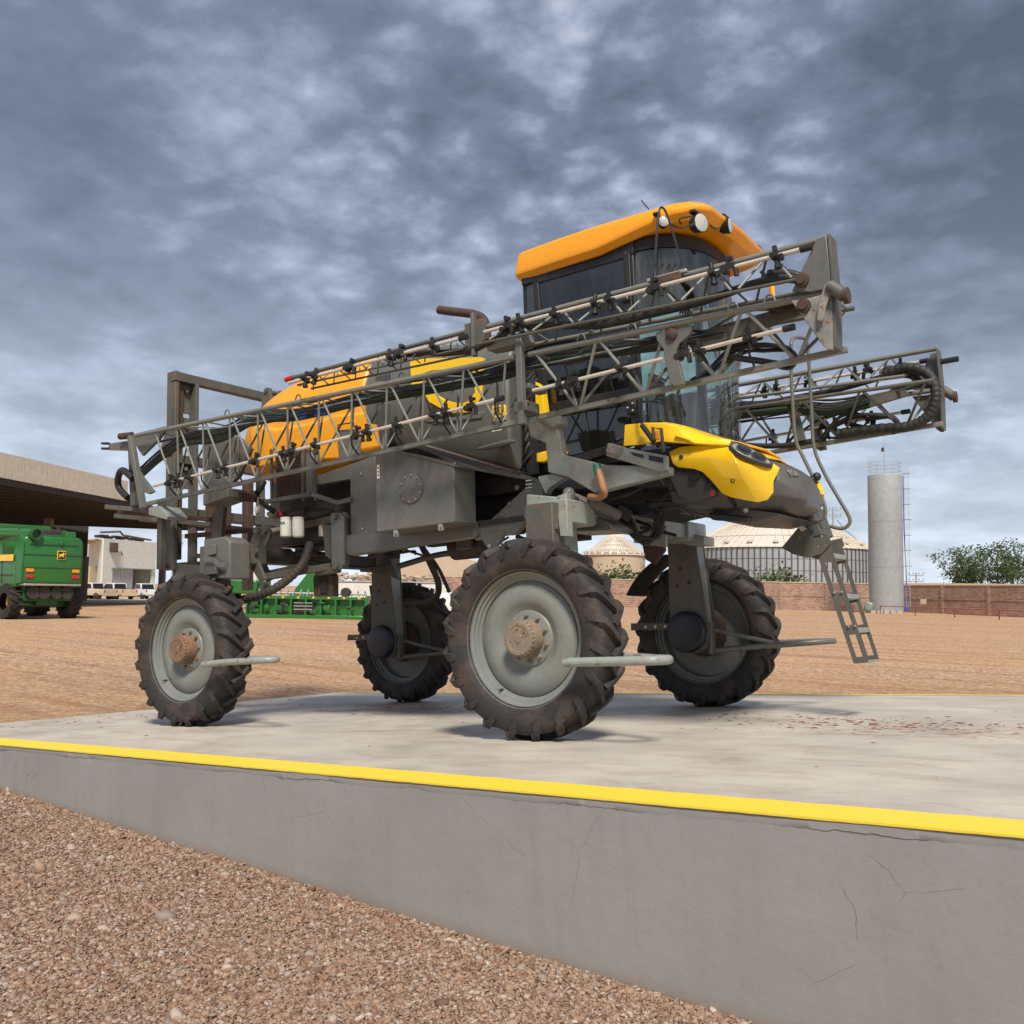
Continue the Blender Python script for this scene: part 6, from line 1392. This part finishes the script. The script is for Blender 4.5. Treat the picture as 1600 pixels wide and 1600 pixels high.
# white trailer body / container and rubble
wt = empty('white_trailer'); p = D(560, 930, 66); xf(wt, V((p.x, p.y, GZ)), xd); tag(wt, 'long white trailer box behind the green header', 'trailer')
MB().box((2.0, 0, 1.3), (8.4, 2.2, 1.5)).build('box', 'whitewall', wt, .04); MB().box((2.0, 0, 2.1), (8.6, 2.3, .1)).build('top_rail', 'silowall', wt, .02)
for x in (-.5, 3.8, 5.2): MB().lathe([(.25, -.2), (.48, -.2), (.5, 0), (.48, .2), (.25, .2)], (x, -.9, .5), (0, 1, 0), 20).build('wheel', 'trunkgrey', wt)
rb = MB(); rng = random.Random(2)
for k in range(90): rb.box((rng.uniform(-2, 5.5), rng.uniform(-.9, .9), 2.15+rng.random()*.5), (rng.uniform(.1, .5), rng.uniform(.1, .4), rng.uniform(.05, .2)), Matrix.Rotation(rng.uniform(0, 3), 3, 'Z') @ Matrix.Rotation(rng.uniform(-.7, .7), 3, 'X'))
o = rb.build('scrap_heap', 'beige', None); xf(o, V((p.x, p.y, GZ)), xd); tag(o, 'heap of beige scrap boards piled on the white trailer', 'scrap', kind='stuff')
bw = MB(); rings = []
pb = D(700, 930, 50)
for i in range(9):
    t = i/8; rings.append([V(((t-.5)*4.2, math.cos(a)*(.5+.25*math.sin(math.pi*t)), .75+math.sin(a)*(.55+.25*math.sin(math.pi*t)+.08*math.sin(i*2+a*3)))) for a in [2*math.pi*k/12 for k in range(12)]])
o = bw.loft(rings).build('wrapped_bundle', 'whitewall', None); xf(o, V((pb.x, pb.y, GZ)), xd); tag(o, 'white tarpaulin-wrapped bundle seen behind the far rear wheel', 'bundle')

# -------- brick wall
def brick_mat():
    mt, t, b = new_mat('weathered block wall'); co = nd(t, 'ShaderNodeTexCoord').outputs['Object']
    sp = nd(t, 'ShaderNodeSeparateXYZ', {0: co}); cm = nd(t, 'ShaderNodeCombineXYZ', {0: sp.outputs[0], 1: sp.outputs[2], 2: 0.})
    br = nd(t, 'ShaderNodeTexBrick', {'Vector': cm.outputs[0], 'Color1': (.28, .13, .08, 1), 'Color2': (.42, .27, .19, 1), 'Mortar': (.42, .36, .3, 1), 'Scale': 1., 'Mortar Size': .018, 'Brick Width': .42, 'Row Height': .21})
    n = nd(t, 'ShaderNodeTexNoise', {'Vector': co, 'Scale': .5, 'Detail': 8., 'Roughness': .7}).outputs[0]
    c = mixc(t, mathn(t, 'MULTIPLY', ramp(t, n, [(.4, BW[0]), (.65, BW[1])]), .5), br.outputs[0], (.2, .12, .09)); t.links.new(c, b.inputs['Base Color']); b.inputs['Roughness'].default_value = .9
    return mt
M['brickwall'] = brick_mat()
def wall(pxa, da, pxb, db, pyt, label):
    A = D(pxa, 930, da); B = D(pxb, 930, db); base = V((A.x, A.y, GZ)); xd = V((B.x-A.x, B.y-A.y, 0)); L_ = xd.length; H = zat(pxb, pyt, db)-GZ
    w = empty('brick_wall'); xf(w, base, xd); tag(w, label, 'wall')
    MB().box((L_/2, 0, H/2), (L_, .2, H)).build('masonry', 'brickwall', w)
    MB().box((L_/2, 0, H+.04), (L_, .3, .1)).build('coping', 'beige', w)
    n = int(L_/5)
    for i in range(n+1): MB().box((L_*i/n, -.06, H/2), (.3, .3, H-.02)).build('pier', 'brickwall', w)
    MB().box((L_/2, -.03, H*.52), (L_, .24, .14)).build('mid_beam', 'beige' if False else 'brickwall', w)
    return w
wall(560, 104, 1362, 112, 912.5, 'long weathered block wall running behind the sprayer to the grey water tower')
wall(1408, 110, 1720, 95, 916, 'reddish block wall to the right of the grey water tower')

# -------- water tower
wt_ = empty('water_tower'); p = D(1385, 930, 101); a, r_ = heading(1385); xf(wt_, (p.x, p.y, GZ), r_); tag(wt_, 'tall plain grey cylindrical water tower with a railing and mast on top', 'water tower')
Rw = 24/1492*101*.985; Hw = zat(1385, 743, 101)-GZ
MB().lathe([(Rw, 0), (Rw, Hw*.33), (Rw, Hw*.66), (Rw, Hw-.08), (Rw-.05, Hw), (.01, Hw+.12)], (0, 0, 0), (0, 0, 1), 64).build('shell', 'concretetower', wt_)
for f in (.33, .66): MB().lathe([(Rw+.012, Hw*f-.03), (Rw+.012, Hw*f+.03)], (0, 0, 0), (0, 0, 1), 64).build('weld_seam', 'concretetower', wt_)
for k in range(5): MB().box((-1.2+.6*k, -Rw-.1, .12), (.4, .4, .35)).build('plinth_block', 'beige', wt_)
for z in (.45, .85, 1.25):
    MB().tube([V((math.cos(a_)*Rw*.95, math.sin(a_)*Rw*.95, Hw+z)) for a_ in [2*math.pi*k/36 for k in range(37)]], .02, 5).build('top_rail', 'silowall', wt_)
for k in range(12): a_ = 2*math.pi*k/12; MB().bar((math.cos(a_)*Rw*.95, math.sin(a_)*Rw*.95, Hw), (math.cos(a_)*Rw*.95, math.sin(a_)*Rw*.95, Hw+1.25), .04, .04).build('rail_post', 'silowall', wt_)
MB().tube([V((0, 0, Hw)), V((0, 0, Hw+4.1))], lambda t: .05-.03*t, 6).build('mast', 'silowall', wt_)
MB().box((-.15, 0, Hw+2.6), (.25, .1, .4)).build('mast_fitting', 'shade', wt_)
for x in (Rw+.18, Rw+.55): MB().bar((x, -.25, .6), (x, -.25, Hw+1.3), .04, .04).build('ladder_rail', 'silowall', wt_)
for k in range(9): z = 1.6+k*(Hw-1.5)/8; MB().box((Rw+.38, -.25, z), (.75, .04, .05)).build('ladder_cage_hoop', 'silorib', wt_)
for k in range(50): MB().box((Rw+.37, -.25, .8+k*Hw/50), (.36, .025, .025)).build('rung', 'silowall', wt_)
MB().tube([V((Rw+.08, -.15, Hw-.1)), V((Rw+.10, -.15, Hw*.6)), V((Rw+.25, -.2, 3)), V((Rw+.25, -.2, .4))], .045, 6).build('supply_pipe', 'blue', wt_)
MB().box((Rw+.2, -.2, .5), (.5, .4, .3)).build('pump', 'blue', wt_, .05)
# red pipe rail
rr = empty('pipe_rail'); p0 = D(1375, 930, 96); p1 = D(1640, 930, 80); xd_ = V((p1.x-p0.x, p1.y-p0.y, 0)); Lr = xd_.length; xf(rr, V((p0.x, p0.y, GZ)), xd_); tag(rr, 'low red oxide pipe rail in front of the right-hand block wall', 'pipe rail')
MB().tube([V((0, 0, .75)), V((Lr, 0, .75))], .04, 8).build('rail', 'redrail', rr); MB().tube([V((Lr*.45, 0, .3)), V((Lr, 0, .3))], .035, 8).build('rail', 'redrail', rr)
for k in range(5): MB().bar((Lr*k/4, 0, 0), (Lr*k/4, 0, .75), .07, .07).build('post', 'redrail', rr)
o = MB().box((0, 0, 0), (.5, .3, .5)).build('meter_box', 'beige', None); pm = D(1443, 940, 104); o.location = pm; tag(o, 'small pale meter box fixed on the block wall right of the tower', 'meter box')

# -------- silos
def silo(px, dist, Rs, pye, pya, label, rings=3, beige=False, ribs=110):
    s = empty('grain_silo'); p = D(px, 930, dist); a, r_ = heading(px); xf(s, (p.x, p.y, GZ), r_); tag(s, label, 'grain silo')
    He = zat(px, pye, dist)-GZ; Ha = zat(px, pya, dist)-GZ
    MB().lathe([(Rs, 0), (Rs, He)], (0, 0, 0), (0, 0, 1), 96).build('wall', 'beige' if beige else 'silowall', s)
    nring = 4; prev = (Rs+.25, He)
    for i in range(nring):      # roof in lapped tiers
        f0, f1 = i/nring, (i+1)/nring; r1 = Rs*(1-f1)+.6*f1; z1 = He+(Ha-He)*f1; z0 = He+(Ha-He)*f0+.06
        MB().lathe([(Rs*(1-f0)+.6*f0+.22, z0-.08), (r1, z1)], (0, 0, 0), (0, 0, 1), 96, False).build('roof_tier', 'roofsheet', s)
    for k in range(90):
        a_ = 2*math.pi*k/72; c_ = V((math.cos(a_), math.sin(a_), 0))
        if c_.y < .2: MB().bar(c_*(Rs+.2)+V((0, 0, He+.06)), c_*.8+V((0, 0, Ha+.06)), .08, .1).build('roof_seam', 'roofsheet', s)
    for k in range(24):
        a_ = 2*math.pi*k/24; c_ = V((math.cos(a_), math.sin(a_), 0))
        if c_.y < .2: MB().box(c_*(Rs*.93)+V((0, 0, He+(Ha-He)*.1+.1)), (.9, .7, .35), Matrix.Rotation(a_, 3, 'Z')).build('roof_vent', 'roofsheet', s, .03)
    if not beige:
        for k in range(ribs):
            a_ = 2*math.pi*k/ribs; c_ = V((math.cos(a_), math.sin(a_), 0))
            if c_.y < .15: MB().box(c_*(Rs+.06)+V((0, 0, He/2)), (.12, .16, He), Matrix.Rotation(a_, 3, 'Z')).build('stiffener', 'silorib', s)
        for k in range(4): z = He*(k+1)/5; MB().lathe([(Rs+.03, z-.03), (Rs+.03, z+.03)], (0, 0, 0), (0, 0, 1), 96).build('ring_seam', 'silorib', s)
    MB().lathe([(.8, Ha-.1), (.8, Ha+.7), (.01, Ha+1.1)], (0, 0, 0), (0, 0, 1), 20).build('cap', 'roofsheet', s)
    return s
silo(1213, 150, 143/1492*150, 861, 786, 'wide corrugated grain silo with a dusty conical roof, behind the ladder')
silo(960, 140, 47/1492*140, 868, 836, 'small beige-walled grain silo seen under the chassis behind the front wheel', beige=True)
o = MB().box((0, 0, 2.3), (4, 5, 4.6)).build('grey_shed', 'silorib', None); p = D(1024, 930, 150); o.location = (p.x, p.y, GZ); o.rotation_euler = (0, 0, YAW); o.scale = (1.0,)*3; tag(o, 'dark grey shed between the beige silo and the large silo', 'shed')
o = MB().prism([V((-9, 0, 0)), V((9, 0, 0)), V((9, 0, 5)), V((0, 0, 6.8)), V((-9, 0, 5))], (0, 14, 0)).build('beige_barn', 'beige', None); p = D(705, 930, 150); a, r_ = heading(705); xf(o, (p.x, p.y, GZ), r_); tag(o, 'beige gabled barn seen beyond the chassis between the rear and front wheels', 'barn')
o = MB().prism([V((-16, 0, 0)), V((16, 0, 0)), V((16, 0, 2.9)), V((12, 0, 3.6)), V((-12, 0, 3.6)), V((-16, 0, 3.0))], (0, 14, 0)).build('low_shed', 'beige', None); p = D(1555, 930, 150); a, r_ = heading(1555); xf(o, (p.x, p.y, GZ), r_); tag(o, 'low beige roof showing above the right-hand block wall', 'shed')
# distant poles
def pole(px, dist, pyt, label):
    s = empty('utility_pole'); p = D(px, 930, dist); a, r_ = heading(px); xf(s, (p.x, p.y, GZ), r_); tag(s, label, 'utility pole'); H = zat(px, pyt, dist)-GZ
    MB().tube([V((0, 0, 0)), V((0, 0, H))], .15, 8).build('shaft', 'silowall', s)
    for z in (H-.5, H-1.6): MB().box((0, 0, z), (2.6, .15, .15)).build('cross_arm', 'silowall', s)
    for x in (-1.2, -.5, .5, 1.2):
        for z in (H-.3, H-1.4): MB().tube([V((x, 0, z)), V((x, 0, z+.35))], .09, 6).build('insulator', 'concretetower', s)
    return s
pole(1303, 170, 793, 'utility pole with insulators rising between the silo and the water tower'); pole(1307, 172, 799, 'second utility pole close beside the insulator pole') if False else None
pole(1432, 190, 895, 'short distant pole with crossarms just right of the water tower')
pole(268, 150, 835, 'utility pole seen between the rear mast posts')
MB_ = MB().tube([D(1308, 812, 165), D(1320, 828, 168), D(1342, 845, 165)], .05, 5); o = MB_.build('stay_wire', 'shade', None); tag(o, 'thin stay wire slanting down to the small silo roof', 'wire')

# -------- trees
leafm = {}
def tree(px, dist, pyt, rad, label, seed, name='broadleaf_tree'):
    rg = random.Random(seed); t = empty(name); p = D(px, 930, dist); t.location = (p.x, p.y, GZ); tag(t, label, 'tree', 'trees beyond the right-hand wall')
    H = zat(px, pyt, dist)-GZ
    br = MB(); tips = []
    br.tube([V((0, 0, 0)), V((rg.uniform(-.2, .2), 0, H*.3)), V((rg.uniform(-.4, .4), 0, H*.55))], lambda q: .28-.12*q, 8)
    for k in range(9):
        a_ = rg.uniform(0, 6.28); b0 = V((0, 0, H*rg.uniform(.22, .5))); e_ = V((math.cos(a_)*rad*rg.uniform(.5, .95), math.sin(a_)*rad*rg.uniform(.5, .95), H*rg.uniform(.55, .93)))
        mid_ = (b0+e_)/2+V((0, 0, -H*.04)); br.tube([b0, mid_, e_], lambda q: .11-.08*q, 6, sub=3); tips += [e_, (mid_+e_)/2, mid_]
    tips += [V((0, 0, H*.93)), V((rad*.2, 0, H*.85))]
    br.build('trunk', 'bark', t)
    for part, mt, nl in (('crown', 'treegreen', 1300), ('crown', 'treelight', 650)):
        b = MB(); vs = []; fs = []
        for i in range(nl):
            c = rg.choice(tips); rad *= 1; sp_ = rad*.14
            q = c+V((rg.gauss(0, sp_), rg.gauss(0, sp_), rg.gauss(0, sp_*.55)))
            if part and mt == 'treelight': q.z += sp_*.4
            s_ = rg.uniform(.10, .26); n_ = V((rg.gauss(0, 1), rg.gauss(0, 1), rg.gauss(0, 1)+.6)).normalized(); u = n_.orthogonal().normalized()*s_; w = n_.cross(u)*.6
            o = len(vs); vs += [q-u, q+w, q+u, q-w]; fs.append((o, o+1, o+2, o+3))
        b.add(vs, fs); b.build(part, mt, t)
    return t
tree(1498, 165, 862, 4.8, 'leftmost low tree beyond the right-hand wall, with an open ragged crown', 1)
tree(1532, 170, 853, 4.9, 'second tree from the left beyond the right-hand wall', 2)
tree(1560, 160, 850, 4.6, 'third tree from the left beyond the right-hand wall', 3)
tree(1585, 168, 842, 4.8, 'tallest tree beyond the right-hand wall, close to the right edge of the photo', 4)
tree(1622, 162, 850, 4.4, 'rightmost tree beyond the wall, cut off by the edge of the photo', 5)
o = MB(); rg = random.Random(4); vs = []; fs = []
for i in range(500):
    q = V((rg.gauss(0, 1.6), rg.gauss(0, .5), 1.2+abs(rg.gauss(0, 1.0)))); s_ = rg.uniform(.12, .25); n_ = V((rg.gauss(0, 1), rg.gauss(0, 1), rg.gauss(0, 1))).normalized(); u = n_.orthogonal()*s_; w = n_.cross(u)*.6
    k = len(vs); vs += [q-u, q+w, q+u, q-w]; fs.append((k, k+1, k+2, k+3))
for px, dd, nm in ((1218, 122, 'light green bush growing in front of the large silo behind the wall'), (968, 118, 'low green bush at the foot of the beige silo')):
    b = MB().add(vs, fs).build('bush', 'treelight', None); p = D(px, 930, dd); b.location = (p.x, p.y, GZ+1.5); tag(b, nm, 'bush')
# far pavement strip behind the gravel
o = MB().add([G(-200, 944.0), G(300, 944.0), G(420, 935.0), G(-200, 930.0)], [(0, 1, 2, 3)]).build('paved_yard', 'beige', None); o.location.z += .06; tag(o, kind='structure')
